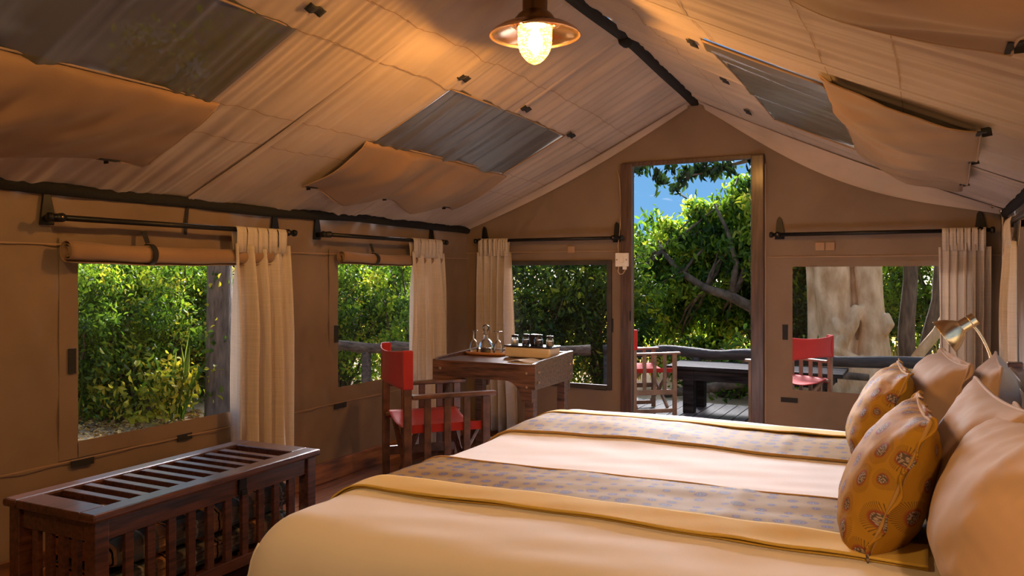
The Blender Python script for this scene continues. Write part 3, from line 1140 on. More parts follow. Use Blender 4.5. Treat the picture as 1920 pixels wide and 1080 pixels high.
# ------------------------------------------------------------------ curtain rods and curtains
def curtain_rod(label, axis, fixed, u0, u1, z, wallpos, brk=(0.0, 0.0)):
    def P(u, d, zz):
        return (fixed + d, u, zz) if axis == 'x' else (u, fixed + d, zz)
    root = thing('curtain_rod', label, 'curtain rod', P((u0 + u1) / 2, 0, z), 0, 'black curtain rods')
    o = Vector(root.location)

    def L(u, d, zz):
        return Vector(P(u, d, zz)) - o
    MB().tube([L(u0, 0, z), L(u1, 0, z)], 0.0125, 12).build('rod', M_IRON, root, True)
    sgn = 1 if wallpos > fixed else -1
    dist = abs(wallpos - fixed) - 0.006
    for u in (u0 + 0.03, u1 - 0.05):
        m = MB()
        q = [(-0.030, -0.028), (0.030, -0.028), (0.034, 0.012), (0.014, 0.105), (-0.004, 0.118), (-0.016, 0.10)]
        pts = []
        for dd in (dist, dist - 0.012):
            for a, b in q:
                pts.append(L(u + a, sgn * dd, z + b))
        n = len(q)
        m.add(pts, [tuple(range(n)), tuple(range(2 * n - 1, n - 1, -1))] + [(i, (i + 1) % n, n + (i + 1) % n, n + i) for i in range(n)])
        b = m.build('bracket', M_IRON, root, False, 0.002)
        MB().tube([L(u, sgn * dist, z), L(u, -0.018 * sgn, z)], [0.016, 0.019], 12).build('rod_socket', M_IRON, b, True)
        MB().tube([L(u, -0.018 * sgn, z + 0.002), L(u, -0.023 * sgn, z + 0.002)], 0.006, 10).build('screw', M_BOLT, b, True)
    for u in (u0, u1):
        e = -0.012 if u == u0 else 0.012
        MB().tube([L(u, 0, z), L(u + e * 0.4, 0, z), L(u + e * 1.6, 0, z), L(u + e * 2, 0, z)], [0.013, 0.019, 0.019, 0.012], 12).build('finial', M_IRON, root, True)
    return root


curtain_rod('black curtain rod above the window over the bench', 'x', -3.17, 2.03, 3.42, 1.497, XL)
curtain_rod('black curtain rod above the window behind the red chair in the tent', 'x', -3.17, 3.69, 5.02, 1.502, XL)
curtain_rod('black curtain rod between the desk corner and the light switch', 'y', 5.42, -3.13, -1.95, 1.527, YB)
curtain_rod('black curtain rod right of the doorway', 'y', 5.42, -0.90, 0.32, 1.524, YB)
curtain_rod('black curtain rod above the bed head', 'x', 0.33, 2.4, 4.42, 1.50, XR)


def curtain(label, axis, fixed, u0, u1, v0, v1, zrod, zbot, folds, seed, into, amp=0.028, tabs=5):
    """tab-topped curtain: u0..u1 at the heading, v0..v1 at the hem; into = direction (+-1) away from the wall"""
    base = ((fixed, (u0 + u1) / 2, zbot) if axis == 'x' else ((u0 + u1) / 2, fixed, zbot))
    root = thing('curtain', label, 'curtain', base, 0, 'cream linen tab curtains')
    zb = zrod - 0.085
    n, m = folds * 22, 46
    s = np.linspace(0, 1, n)
    tt = np.linspace(0, 1, m)
    S, T = np.meshgrid(s, tt, indexing='ij')
    U = (u0 - 0.02 + (u1 - u0 + 0.04) * S) * (1 - T) + (v0 + (v1 - v0) * S) * T
    ph = 2 * PI * folds * (S + 0.018 * np.sin(9 * S + seed) * (0.4 + T))
    wave = np.sin(ph + 0.35 * np.sin(2.2 * T + seed)) + 0.35 * np.sin(2 * ph + seed)
    soft = 0.45 + 0.55 * np.sin(PI * np.clip(T * 1.3, 0, 0.5))
    D = amp * wave * soft * (0.75 + 0.3 * np.sin(5 * S + seed)) + 0.006 * wob(S * 3, T * 2, seed, 2, 3.0)
    U = U + 0.009 * np.cos(ph) * soft
    Z = zb + (zbot - zb) * T
    Z = Z + (1 - T) * 0.012 * np.sin(7 * S + seed) * np.clip(1 - T * 4, 0, 1)
    F = into * (D + 0.006)
    UU = U - (base[1] if axis == 'x' else base[0])
    P = np.stack([F, UU, Z - zbot], -1) if axis == 'x' else np.stack([UU, F, Z - zbot], -1)
    grid_mesh('panel', P, M_LINEN, root, thick=0.003)
    # tab loops over the rod
    wt = (u1 - u0) / tabs
    for k in range(tabs):
        uc = u0 + wt * (k + 0.5)
        a = np.linspace(-0.46 * wt, 0.46 * wt, 9)
        loop = [(0.016, zb - 0.035), (0.020, zb + 0.03), (0.021, zrod - 0.01), (0.015, zrod + 0.011), (0.0, zrod + 0.0165),
                (-0.015, zrod + 0.011), (-0.019, zrod - 0.01), (-0.015, zb + 0.03), (-0.010, zb - 0.03)]
        A, Q = np.meshgrid(a, np.arange(len(loop)), indexing='ij')
        dl = np.array([q[0] for q in loop])[Q]
        zl = np.array([q[1] for q in loop])[Q]
        pin = 0.005 * np.cos(A / (0.46 * wt) * PI * 1.5 + k)
        tw = np.clip((zrod - zl) / 0.1, 0, 1)
        F = into * (dl + np.where(dl > 0, pin * (0.3 + tw), 0))
        UU = uc + A * (0.97 - 0.16 * np.where(zl < zrod - 0.005, 0, 0)) - (base[1] if axis == 'x' else base[0])
        P = np.stack([F, UU, zl - zbot], -1) if axis == 'x' else np.stack([UU, F, zl - zbot], -1)
        grid_mesh('heading_tab', P, M_LINEN, root, thick=0.002)
    return root


curtain('cream linen curtain hanging behind the end of the slatted bench', 'x', -3.17, 2.99, 3.36, 2.955, 3.43, 1.497, 0.10, 4, 1.0, 1, 0.062)
curtain('cream linen curtain hanging behind the red chair in the tent', 'x', -3.17, 4.58, 4.96, 4.53, 5.08, 1.502, 0.05, 4, 2.3, 1, 0.058, 4)
curtain('cream linen curtain behind the desk and decanter tray', 'y', 5.42, -3.11, -2.85, -3.13, -2.79, 1.527, 0.06, 5, 3.1, -1, 0.048, 6)
curtain('cream linen curtain right behind the brass reading lamp', 'y', 5.42, 0.07, 0.30, 0.06, 0.30, 1.524, 0.05, 6, 4.4, -1, 0.040, 6)
curtain('pale curtain at the right edge of the photo, above the headboard', 'x', 0.33, 4.02, 4.33, 4.0, 4.34, 1.50, 0.35, 4, 5.2, -1, 0.030, 5)


# rolled-up window covers
def rolled_blind(label, u0, u1, z, r, straps):
    root = thing('rolled_blind', label, 'blind', (XL + r + 0.035, (u0 + u1) / 2, z), 0, 'rolled canvas window covers')
    mid = (u0 + u1) / 2
    n, turns = 90, 3
    us = np.linspace(u0 - mid, u1 - mid, 40)
    an = np.linspace(0, turns * 2 * PI, n)
    rad = r * (0.30 + 0.70 * an / an[-1])
    A, U = np.meshgrid(an, us, indexing='ij')
    R = np.meshgrid(rad, us, indexing='ij')[0]
    R = R * (1 + 0.05 * wob(U, A * 0.3, u0, 2, 5.0)) + 0.0015 * np.sin(U * 20 + A * 2)
    sagz = -0.012 * np.abs(np.sin((U - us[0]) * PI / (us[-1] - us[0]) * (len(straps) + 1) * 0.5))
    P = np.stack([R * np.cos(A - 1.2), U, R * np.sin(A - 1.2) + sagz], -1)
    grid_mesh('roll', P, M_FLAP, root, thick=0.002)
    for s in straps:
        m = MB()
        ring = [(r * 1.10 * math.cos(q), s - mid, r * 1.10 * math.sin(q) - 0.008) for q in np.linspace(PI * 0.6, -PI * 0.75, 16)]
        vs, fs = [], []
        for p in ring:
            vs += [(p[0], p[1] - 0.013, p[2]), (p[0], p[1] + 0.013, p[2])]
        for i in range(len(ring) - 1):
            fs.append((2 * i, 2 * i + 1, 2 * i + 3, 2 * i + 2))
        m.add(vs, fs)
        b = m.build('strap', M_WEB, root, True)
        md = b.modifiers.new('t', 'SOLIDIFY')
        md.thickness = 0.004
        MB().bar((-r * 0.2, s - mid, r * 1.0), (-r * 0.6, s - mid - 0.008, r + 0.055), 0.024, 0.003, (1, 0, 0)).build('hanger', M_WEB, b)
    return root


rolled_blind('thick rolled canvas blind above the window over the bench', 2.10, 3.26, 1.362, 0.046, (2.50,))
rolled_blind('thinner rolled canvas blind above the window behind the red chair', 3.87, 4.98, 1.372, 0.038, (4.20,))

# ------------------------------------------------------------------ bed
BX0, BX1, BY0, BY1, BZ = -1.70, 0.28, 1.57, 3.80, 0.60
bed = thing('bed', 'wide double bed with dark headboard under a white duvet', 'bed', ((BX0 + BX1) / 2, (BY0 + BY1) / 2, 0))
bo = Vector(bed.location)
MB().box(((BX0 + BX1) / 2 - bo.x + 0.04, 0, 0.20), (BX1 - BX0 - 0.12, BY1 - BY0 - 0.12, 0.16)).build('bed_base', M_DARKWOOD, bed, False, 0.01)
MB().box((0.04, 0, 0.40), (BX1 - BX0 - 0.10, BY1 - BY0 - 0.10, 0.24)).build('mattress', M_DUVET, bed, False, 0.05, seg=4)
for sx in (-1, 1):
    for sy in (-1, 1):
        MB().box((sx * 0.85 + 0.04, sy * 0.9, 0.06), (0.07, 0.07, 0.12)).build('leg', M_DARKWOOD, bed)
hb = MB().box((BX1 - bo.x + 0.03, 0, 0.55), (0.03, BY1 - BY0 - 0.1, 0.6)).build('headboard', M_DARKWOOD, bed, False, 0.005)
MB().box((BX1 - bo.x + 0.03, 0, 0.875), (0.05, BY1 - BY0 + 0.02, 0.035)).build('top_rail', M_DARKWOOD, hb, False, 0.008)
for sy in (-1, 1):
    MB().box((BX1 - bo.x + 0.03, sy * (BY1 - BY0) / 2, 0.455), (0.055, 0.055, 0.91)).build('post', M_DARKWOOD, hb, False, 0.005)


def duvet_pt(a, b, off=0.0):
    """cloth coordinates (plan metres, may run past the bed's edge) -> draped point"""
    r = 0.17
    ix0, iy0, iy1 = BX0 + r, BY0 + r, BY1 - r
    qx = np.maximum(a, ix0)
    qy = np.clip(b, iy0, iy1)
    dx, dy = a - qx, b - qy
    d = np.hypot(dx, dy) + 1e-9
    ang = np.clip(d / r, 0, PI / 2 * 0.93)
    over = np.maximum(d - r * PI / 2 * 0.93, 0)
    out = r * np.sin(ang) + over * 0.34
    dz = -r * (1 - np.cos(ang)) - over * 0.94
    puff = 0.012 * wob(a, b, 5, 2, 2.2) + 0.0045 * wob(a * 0.7, b * 1.6, 8, 3, 7.0) + 0.0022 * wob(a * 0.5 + b * 0.3, b * 1.5, 12, 2, 22.0)
    # a slight hollow where the two mattresses meet, rounded crown on each side
    puff = puff + 0.010 * np.cos((b - (BY0 + BY1) / 2) * 2 * PI / 1.10 + PI) * np.clip(1 - d / r, 0, 1)
    fold = 0.016 * np.sin(14 * np.arctan2(dy, dx) + 6 * (a + b)) * np.clip(over / 0.2, 0, 1)
    out = out + fold
    X = qx + dx / d * out + off * np.where(d > 1e-6, dx / d * np.sin(ang), 0)
    Y = qy + dy / d * out + off * np.where(d > 1e-6, dy / d * np.sin(ang), 0)
    Z = BZ + dz + puff * np.clip(1.2 - d * 2, 0.2, 1) + off * np.cos(ang)
    return np.stack([X, Y, np.maximum(Z, 0.02)], -1)


a = np.linspace(BX0 - 0.40, BX1 - 0.06, 150)
b = np.linspace(BY0 - 0.40, BY1 + 0.40, 190)
A, B = np.meshgrid(a, b, indexing='ij')
dv = grid_mesh('duvet', duvet_pt(A, B), M_DUVET, thick=0.012)
tag(dv, 'smooth white duvet spread over the bed', 'duvet')
# stitched fold at the near foot corner
c0 = [tuple(duvet_pt(np.array(BX0 + 0.06 - q * 0.12), np.array(BY0 + 0.12 - q * 0.42), 0.008)) for q in np.linspace(0.15, 0.95, 14)]
MB().tube(c0, [0.0035] * 14, 6).build('corner_seam', M_DUVET, dv, True)


def runner(label, y0, y1, yy0, yy1, seed, back):
    """printed cloth strip y0..y1 with a folded yellow border yy0..yy1 along its side"""
    root = thing('bed_runner', label, 'bed runner', ((BX0 + BX1) / 2, (y0 + y1) / 2, 0), 0, 'bed runners')
    o = np.array(root.location)
    a = np.linspace(BX0 - 0.22, 0.0, 150)
    b = np.linspace(y0, y1, 34)
    A, B = np.meshgrid(a, b, indexing='ij')
    Bw = B + 0.006 * wob(A, A * 0 + seed, seed, 2, 3.0)
    lift = 0.013 + 0.004 * wob(A, B * 0.4, seed + 2, 3, 9.0) + 0.006 * np.exp(-((A + 0.48) / 0.025) ** 2) * 0.5
    lift = np.maximum(lift, 0.010)
    grid_mesh('printed_cloth', duvet_pt(A, Bw, lift) - o, M_PRINT2, root, uv=np.stack([A, B], -1), thick=0.004)
    for q, (lo, hi, z) in enumerate(((yy0, yy1, 0.018), (yy0 + (0.008 if not back else 0), yy1 - (0 if not back else 0.008), 0.010))):
        b = np.linspace(lo, hi, 14)
        A, B = np.meshgrid(a, b, indexing='ij')
        e = 0.010 if back else 0.005
        ruck = e * np.maximum(0, wob(A * 1.0 + (B - lo) * 0.8, A * 0 + 1, seed + 5, 3, 7.0)) ** 1.5
        Bw = B + (0.010 if back else 0.006) * wob(A, A * 0 + seed, seed + 1, 2, 4.0)
        grid_mesh('yellow_border', duvet_pt(A, Bw, z + ruck * (1.6 if q == 0 else 0.3)) - o, M_YELLOW, root, thick=0.005)
    # dark bound hem along the other long edge
    yh = y0 if back else y1
    pts = [tuple(duvet_pt(np.array(q), np.array(yh + 0.003 * math.sin(q * 5)), 0.013) - o) for q in np.linspace(BX0 - 0.22, 0.0, 70)]
    MB().tube(pts, 0.006, 6).build('bound_hem', M_PIPING, root, True)
    return root


runner('printed bed runner with yellow border on the near half of the bed', 2.075, 2.44, 1.965, 2.09, 3.0, False)
runner('printed bed runner with rumpled yellow border on the half nearest the doorway', 2.985, 3.375, 3.36, 3.465, 6.0, True)


# ------------------------------------------------------------------ pillows and cushions
def pillow(name, label, cat, group, mat_, wdt, hgt, thk, loc, rot, seed, flange=0.0, piping=None, uvs=1.0, corner=0.07):
    """stuffed cushion; local x thickness, y width, z height; origin at its lower edge"""
    root = thing(name, label, cat, loc, 0, group)
    root.rotation_euler = rot
    n = 56
    u = np.linspace(-1, 1, n)
    U, V = np.meshgrid(u, u, indexing='ij')
    prof = np.clip(1 - np.abs(U) ** 2.6, 0, 1) ** 0.62 * np.clip(1 - np.abs(V) ** 2.6, 0, 1) ** 0.62
    Yc = U * wdt / 2 * (1 - corner * (1 - V ** 2) ** 1.2 * np.abs(U) ** 2)
    Zc = V * hgt / 2 * (1 - corner * (1 - U ** 2) ** 1.2 * np.abs(V) ** 2)
    # slump: more stuffing low down
    prof = prof * (1.0 - 0.14 * V)
    rad = np.hypot(U, V)
    th = np.arctan2(V, U)
    sides = []
    for sg in (-1, 1):
        crease = 0.030 * thk * (wob(U * 3 + V, V * 3 - U, seed + sg, 3, 2.5) * np.clip(rad - 0.2, 0, 1) * 1.2 + 0.8 * wob(U * 2, V * 2, seed + 3 * sg, 3, 2.2))
        pull = 0.035 * thk * np.sin(11 * U * (1 + 0.2 * sg) + seed) * np.clip(V - 0.25, 0, 1) + 0.02 * thk * np.sin(9 * V + seed) * np.clip(np.abs(U) - 0.5, 0, 1)
        X = sg * (thk / 2 * prof + (crease + pull) * np.clip(prof * 3, 0, 1) + 0.0015)
        sides.append(np.stack([X, Yc, Zc + hgt / 2], -1))
    # join both faces into one closed body
    P = np.concatenate([sides[0], sides[1][::-1]], 0)
    UVc = np.stack([U * wdt / 2, V * hgt / 2], -1) * uvs
    UVc = np.concatenate([UVc, UVc[::-1] + 0.37], 0)
    body = grid_mesh('cover', P, mat_, root, uv=UVc)
    # the seam round the edge
    edge = [(Yc[i, 0], Zc[i, 0]) for i in range(n)] + [(Yc[-1, i], Zc[-1, i]) for i in range(n)] + \
           [(Yc[n - 1 - i, -1], Zc[n - 1 - i, -1]) for i in range(n)] + [(Yc[0, n - 1 - i], Zc[0, n - 1 - i]) for i in range(n)]
    if flange:
        E = np.array(edge)
        ctr = np.array([0, 0])
        vs, fs = [], []
        for k, (y, z) in enumerate(E):
            d = np.array([y, z]) / (np.hypot(y, z) + 1e-6)
            wv = 0.008 * math.sin(k * 0.55 + seed) + 0.005 * math.sin(k * 0.23)
            for q in (-0.1, 0.5, 1.0):
                vs.append((wv * max(q, 0), y + d[0] * flange * q, z + d[1] * flange * q + hgt / 2))
        m_ = len(E)
        for k in range(m_):
            k2 = (k + 1) % m_
            for q in range(2):
                fs.append((3 * k + q, 3 * k2 + q, 3 * k2 + q + 1, 3 * k + q + 1))
        f = MB().add(vs, fs).build('flange', mat_, root, True)
        if mat_ is M_PRINT:
            lay = f.data.uv_layers.new(name='UVMap')
            for lp in f.data.loops:
                c_ = f.data.vertices[lp.vertex_index].co
                lay.data[lp.index].uv = (c_.y * uvs, (c_.z - hgt / 2) * uvs)
        md = f.modifiers.new('t', 'SOLIDIFY')
        md.thickness = 0.004
    if piping:
        pts = [(0.0, y, z + hgt / 2) for y, z in edge[::3]]
        pts.append(pts[0])
        MB().tube(pts, 0.0048, 6, False).build('piping', piping, root, True)
    return root


R = math.radians
ZB = BZ + 0.012
pillow('scatter_cushion', 'mustard sunburst-print cushion nearest the viewer, in front of the near pillows', 'cushion', 'sunburst cushions',
       M_PRINT, 0.46, 0.40, 0.185, (-0.160, 2.20, ZB - 0.045), (0, R(22), R(4)), 2.0, 0.016, M_PIPING, 1.0, 0.06)
pillow('scatter_cushion', 'mustard sunburst-print cushion on the half of the bed nearest the doorway', 'cushion', 'sunburst cushions',
       M_PRINT, 0.46, 0.385, 0.185, (-0.225, 3.22, ZB - 0.045), (0, R(22), R(6)), 5.0, 0.016, M_PIPING, 1.0, 0.06)
pillow('bed_pillow', 'large tan pillow cut by the right edge, against the nearest sunburst cushion', 'pillow', 'tan bed pillows',
       M_PILLOW, 0.58, 0.375, 0.24, (0.085, 1.84, ZB - 0.0), (0, R(17), R(4)), 8.0, 0.0, M_PILLOW, 1.0, 0.07)
pillow('bed_pillow', 'tan pillow with a peaked corner, between the near pillow and the doorway-side pillows', 'pillow', 'tan bed pillows',
       M_PILLOW, 0.62, 0.40, 0.19, (0.05, 2.22, ZB - 0.02), (0, R(14), R(6)), 11.0, 0.0, M_PILLOW, 1.0, 0.07)
pillow('bed_pillow', 'tan pillow directly below the brass lamp shade, behind the far sunburst cushion', 'pillow', 'tan bed pillows',
       M_PILLOW, 0.62, 0.385, 0.24, (-0.03, 3.30, ZB - 0.02), (0, R(17), R(7)), 14.0, 0.022, M_PILLOW, 1.0, 0.07)
pillow('bed_pillow', 'tan pillow against the headboard, right of the lamp stem', 'pillow', 'tan bed pillows',
       M_PILLOW, 0.60, 0.385, 0.17, (0.165, 3.18, ZB - 0.02), (0, R(7), R(-2)), 17.0, 0.0, M_PILLOW, 1.0, 0.07)


# ------------------------------------------------------------------ bedside tables and reading lamps
def bedside(label, loc):
    root = thing('bedside_table', label, 'table', loc, 0, 'bedside tables')
    MB().box((0, 0, 0.535), (0.34, 0.40, 0.025)).build('top', M_DARKWOOD, root, False, 0.005)
    MB().box((0, 0, 0.46), (0.30, 0.36, 0.10)).build('drawer_box', M_DARKWOOD, root, False, 0.003)
    MB().box((0, 0, 0.12), (0.30, 0.36, 0.02)).build('shelf', M_DARKWOOD, root)
    for sx in (-1, 1):
        for sy in (-1, 1):
            MB().box((sx * 0.14, sy * 0.17, 0.26), (0.035, 0.035, 0.52)).build('leg', M_DARKWOOD, root, False, 0.003)
    return root


def reading_lamp(label, base, mouth, cap, stem, power):
    root = thing('reading_lamp', label, 'lamp', base, 0, 'brass gooseneck lamps')
    o = Vector(base)
    mo, ca = Vector(mouth) - o, Vector(cap) - o
    ax = (ca - mo).normalized()
    q = ax.to_track_quat('Z', 'Y').to_matrix()
    Ln = (ca - mo).length
    prof = [(0.080, 0.0), (0.080, 0.002), (0.074, 0.020), (0.062, 0.044), (0.046, 0.066), (0.034, 0.080), (0.029, 0.084), (0.0285, Ln - 0.004), (0.025, Ln), (0.0, Ln)]
    MB().lathe(prof, 40, mo, q).build('shade', M_BRASS, root, True).modifiers.new('t', 'SOLIDIFY').thickness = 0.0015
    MB().lathe([(0.029, Ln - 0.030), (0.0305, Ln - 0.028), (0.0305, Ln - 0.024), (0.029, Ln - 0.022)], 40, mo, q).build('collar', M_BRASS, root, True)
    MB().lathe([(0.0, 0.030), (0.012, 0.033), (0.022, 0.045), (0.022, 0.055), (0.014, 0.072), (0.013, 0.085)], 20, mo, q).build('bulb', M_BULB2, root, True)
    pts = [Vector(p) - o for p in stem]
    sm = []
    for i in range(len(pts) - 1):
        p0, p1, p2, p3 = pts[max(i - 1, 0)], pts[i], pts[i + 1], pts[min(i + 2, len(pts) - 1)]
        for k in range(8):
            t = k / 8
            sm.append(0.5 * ((2 * p1) + (p2 - p0) * t + (2 * p0 - 5 * p1 + 4 * p2 - p3) * t * t + (3 * p1 - p0 - 3 * p2 + p3) * t ** 3))
    sm.append(pts[-1])
    MB().tube(sm, 0.0075, 12).build('gooseneck', M_BRASS, root, True)
    MB().lathe([(0.0, 0.0), (0.07, 0.0), (0.072, 0.008), (0.06, 0.018), (0.02, 0.026), (0.012, 0.04), (0.0, 0.04)], 32).build('base', M_BRASS, root, True)
    l = bpy.data.lights.new('lamp_light', 'POINT')
    l.energy = power
    l.color = (1.0, 0.58, 0.28)
    l.shadow_soft_size = 0.02
    lo = bpy.data.objects.new('lamp_light', l)
    link(lo, root)
    lo.location = mo + ax * 0.030
    return root


bedside('dark bedside table behind the far pillows', (0.19, 4.17, 0))
reading_lamp('brass gooseneck reading lamp leaning over the far pillows', (0.26, 4.08, 0.5485),
             (0.062, 4.05, 0.985), (0.185, 4.05, 1.072),
             [(0.168, 4.052, 1.045), (0.195, 4.055, 1.01), (0.225, 4.06, 0.95), (0.245, 4.07, 0.88), (0.262, 4.08, 0.75), (0.26, 4.08, 0.58)], 2.0)
bedside('dark bedside table beside the viewer, added to carry the unseen fill lamp', (0.19, 1.10, 0))  # added out of view, only carries the fill lamp
reading_lamp('brass gooseneck lamp beside the viewer, added unseen for warm fill', (0.26, 1.10, 0.5485),  # added lamp out of view, warms the near side of the bed
             (0.213, 1.023, 1.204), (0.27, 0.90, 1.27),
             [(0.262, 0.915, 1.25), (0.285, 0.95, 1.2), (0.29, 1.0, 1.1), (0.28, 1.05, 0.9), (0.262, 1.10, 0.75), (0.26, 1.10, 0.58)], 15.0)

# ------------------------------------------------------------------ slatted bench and blankets
bench = thing('slatted_bench', 'dark wood slatted luggage bench under the first window', 'bench', (-2.715, 2.28, 0), math.radians(1.2))
HY, HX, HT = 0.565, 0.24, 0.46


def bb_(name, c, s, parent=bench, bev=0.003):
    return MB().box(c, s).build(name, M_DARKWOOD, parent, False, bev)


tf = bb_('top_frame', (HX - 0.035, 0, HT - 0.014), (0.085, 2 * HY + 0.02, 0.030), bench, 0.010)
bb_('back_rail', (-HX + 0.030, 0, HT - 0.014), (0.075, 2 * HY + 0.02, 0.030), tf, 0.010)
for sy in (-1, 1):
    bb_('end_board', (-0.003, sy * (HY - 0.045), HT - 0.014), (2 * HX - 0.14, 0.10, 0.0295), tf, 0.004)
nsl = 10
y0, y1 = -HY + 0.10, HY - 0.10
pitch = (y1 - y0) / (nsl + 1)
for k in range(nsl):
    bb_('top_slat', (-0.003, y0 + pitch * (k + 1), HT - 0.016), (2 * HX - 0.145, 0.036, 0.024), bench, 0.003)
for sx in (-1, 1):
    for sy in (-1, 1):
        bb_('leg', (sx * (HX - 0.035), sy * (HY - 0.035), 0.215), (0.055, 0.055, 0.43), bench, 0.004)
    bb_('apron', (sx * (HX - 0.032), 0, 0.395), (0.026, 2 * HY - 0.12, 0.075), bench)
    bb_('lower_rail', (sx * (HX - 0.032), 0, 0.085), (0.026, 2 * HY - 0.12, 0.045), bench)
    for k in range(10):
        bb_('upright_slat', (sx * (HX - 0.032), -HY + 0.062 + (2 * HY - 0.124) * (k + 1) / 11, 0.233), (0.018, 0.034, 0.255), bench, 0.002)
for sy in (-1, 1):
    bb_('apron', (0, sy * (HY - 0.032), 0.395), (2 * HX - 0.12, 0.026, 0.075), bench)
    bb_('lower_rail', (0, sy * (HY - 0.032), 0.085), (2 * HX - 0.12, 0.026, 0.045), bench)
    for k in range(4):
        bb_('upright_slat', (-HX + 0.062 + (2 * HX - 0.124) * (k + 1) / 5, sy * (HY - 0.032), 0.233), (0.034, 0.018, 0.255), bench, 0.002)
bb_('shelf', (0, 0, 0.095), (2 * HX - 0.09, 2 * HY - 0.09, 0.018), bench)
hs = MB().box((HX - 0.012, 0.11, 0.405), (0.010, 0.042, 0.085)).build('latch', M_IRON, bench, False, 0.003)
MB().box((HX - 0.006, 0.11, 0.372), (0.016, 0.034, 0.022)).build('staple', M_IRON, hs, False, 0.003)


def blanket(label, z0, thk, dx, dy, seed, ln, wd):
    root = thing('folded_blanket', label, 'blanket', (-2.715, 2.28 + dy, z0), math.radians(1.2), 'plaid blankets in the bench')
    n, m = 40, 90
    an = np.linspace(0, 2 * PI, n)
    yy = np.linspace(-1, 1, m)
    A, Yq = np.meshgrid(an, yy, indexing='ij')
    ca, sa = np.cos(A), np.sin(A)
    e = 0.35
    endr = np.clip(1 - np.abs(Yq) ** 14, 0, 1) ** 0.5
    X = np.sign(ca) * np.abs(ca) ** e * wd / 2 * (0.93 + 0.07 * endr) + 0.008 * wob(Yq * 2, A, seed, 2, 2.0)
    Z = thk / 2 + np.sign(sa) * np.abs(sa) ** (e * 1.3) * thk / 2 * endr
    Z = Z + np.where(sa > 0, 0.014 * wob(Yq * 1.6, X * 6, seed + 1, 2, 2.0), 0) * endr
    Z = np.maximum(Z, 0.002)
    P = np.stack([X + dx, Yq * ln / 2, Z], -1)
    grid_mesh('folded_cloth', P, M_PLAID, root)
    # fold edges showing on the long side
    for k in range(2):
        zz = thk * (0.36 + 0.3 * k)
        pts = [(dx + wd / 2 - 0.006, q, zz + 0.006 * math.sin(q * 7 + k)) for q in np.linspace(-ln * 0.46, ln * 0.46, 30)]
        MB().tube(pts, 0.009, 6).build('fold_edge', M_PLAID, root, True)
    return root


blanket('plaid blanket at the bottom of the bench', 0.105, 0.105, 0.0, 0.0, 1.0, 0.98, 0.36)
blanket('plaid blanket folded on top of the other inside the bench', 0.213, 0.115, 0.0, 0.01, 4.0, 0.95, 0.35)

# ------------------------------------------------------------------ desk and what stands on it
DK = (-2.35, 4.41)
DR = math.radians(1.0)
desk = thing('writing_desk', 'dark wood writing desk with raised edges in the corner', 'desk', (DK[0], DK[1], 0), DR)
DW, DD, DH = 0.345, 0.29, 0.75
MB().box((0, 0, DH - 0.018), (2 * DW - 0.04, 2 * DD - 0.02, 0.024)).build('top', M_DESKWOOD, desk, False, 0.003)
for sy in (-1, 1):
    zt, zl = (DH - 0.005 if sy < 0 else DH + 0.022), DH - 0.115
    poly = [(-DW + 0.02, zt), (DW - 0.02, zt), (DW - 0.02, zl - 0.11), (DW - 0.085, zl - 0.11)]
    for q in np.linspace(0, 1, 8):
        an = q * PI / 2
        poly.append((DW - 0.085 - 0.11 * (1 - math.cos(an)), zl - 0.11 + 0.12 * math.sin(an)))
    for q in np.linspace(1, 0, 8):
        an = q * PI / 2
        poly.append((-(DW - 0.085 - 0.11 * (1 - math.cos(an))), zl - 0.11 + 0.12 * math.sin(an)))
    poly += [(-DW + 0.085, zl - 0.11), (-DW + 0.02, zl - 0.11)]
    yy = sy * (DD - 0.012)
    ap = MB().prism(poly, yy - 0.012, yy + 0.012, 'y').build('apron', M_DESKWOOD, desk, False, 0.002)
    if sy < 0:
        for sx in (-1, 1):
            for zz in (DH - 0.055, DH - 0.135):
                MB().tube([(sx * (DW - 0.055), yy - 0.010, zz), (sx * (DW - 0.055), yy - 0.019, zz)], [0.010, 0.007], 12).build('bolt', M_BOLT, ap, True)
for sx in (-1, 1):
    xx = sx * (DW - 0.012)
    sp = MB().prism([(-DD, DH - 0.002), (-DD + 0.06, DH + 0.008), (DD - 0.05, DH + 0.028), (DD, DH + 0.028), (DD, DH - 0.15), (-DD, DH - 0.15)], xx - 0.012, xx + 0.012, 'x').build('side_panel', M_DESKWOOD, desk, False, 0.002)
    for yy in (-DD + 0.05, DD - 0.05):
        for zz in (DH - 0.05, DH - 0.11):
            MB().tube([(xx + sx * 0.010, yy, zz), (xx + sx * 0.020, yy, zz)], [0.011, 0.008], 12).build('bolt', M_BOLT, sp, True)
    for sy in (-1, 1):
        MB().box((sx * (DW - 0.05), sy * (DD - 0.055), 0.355), (0.055, 0.055, 0.71)).build('leg', M_DESKWOOD, desk, False, 0.003)
MB().box((0, DD - 0.055, 0.16), (2 * DW - 0.14, 0.022, 0.05)).build('stretcher', M_DESKWOOD, desk, False, 0.003)
DT = DH - 0.006


def on_desk(dx, dy):
    return (DK[0] + dx * math.cos(DR) - dy * math.sin(DR), DK[1] + dx * math.sin(DR) + dy * math.cos(DR))


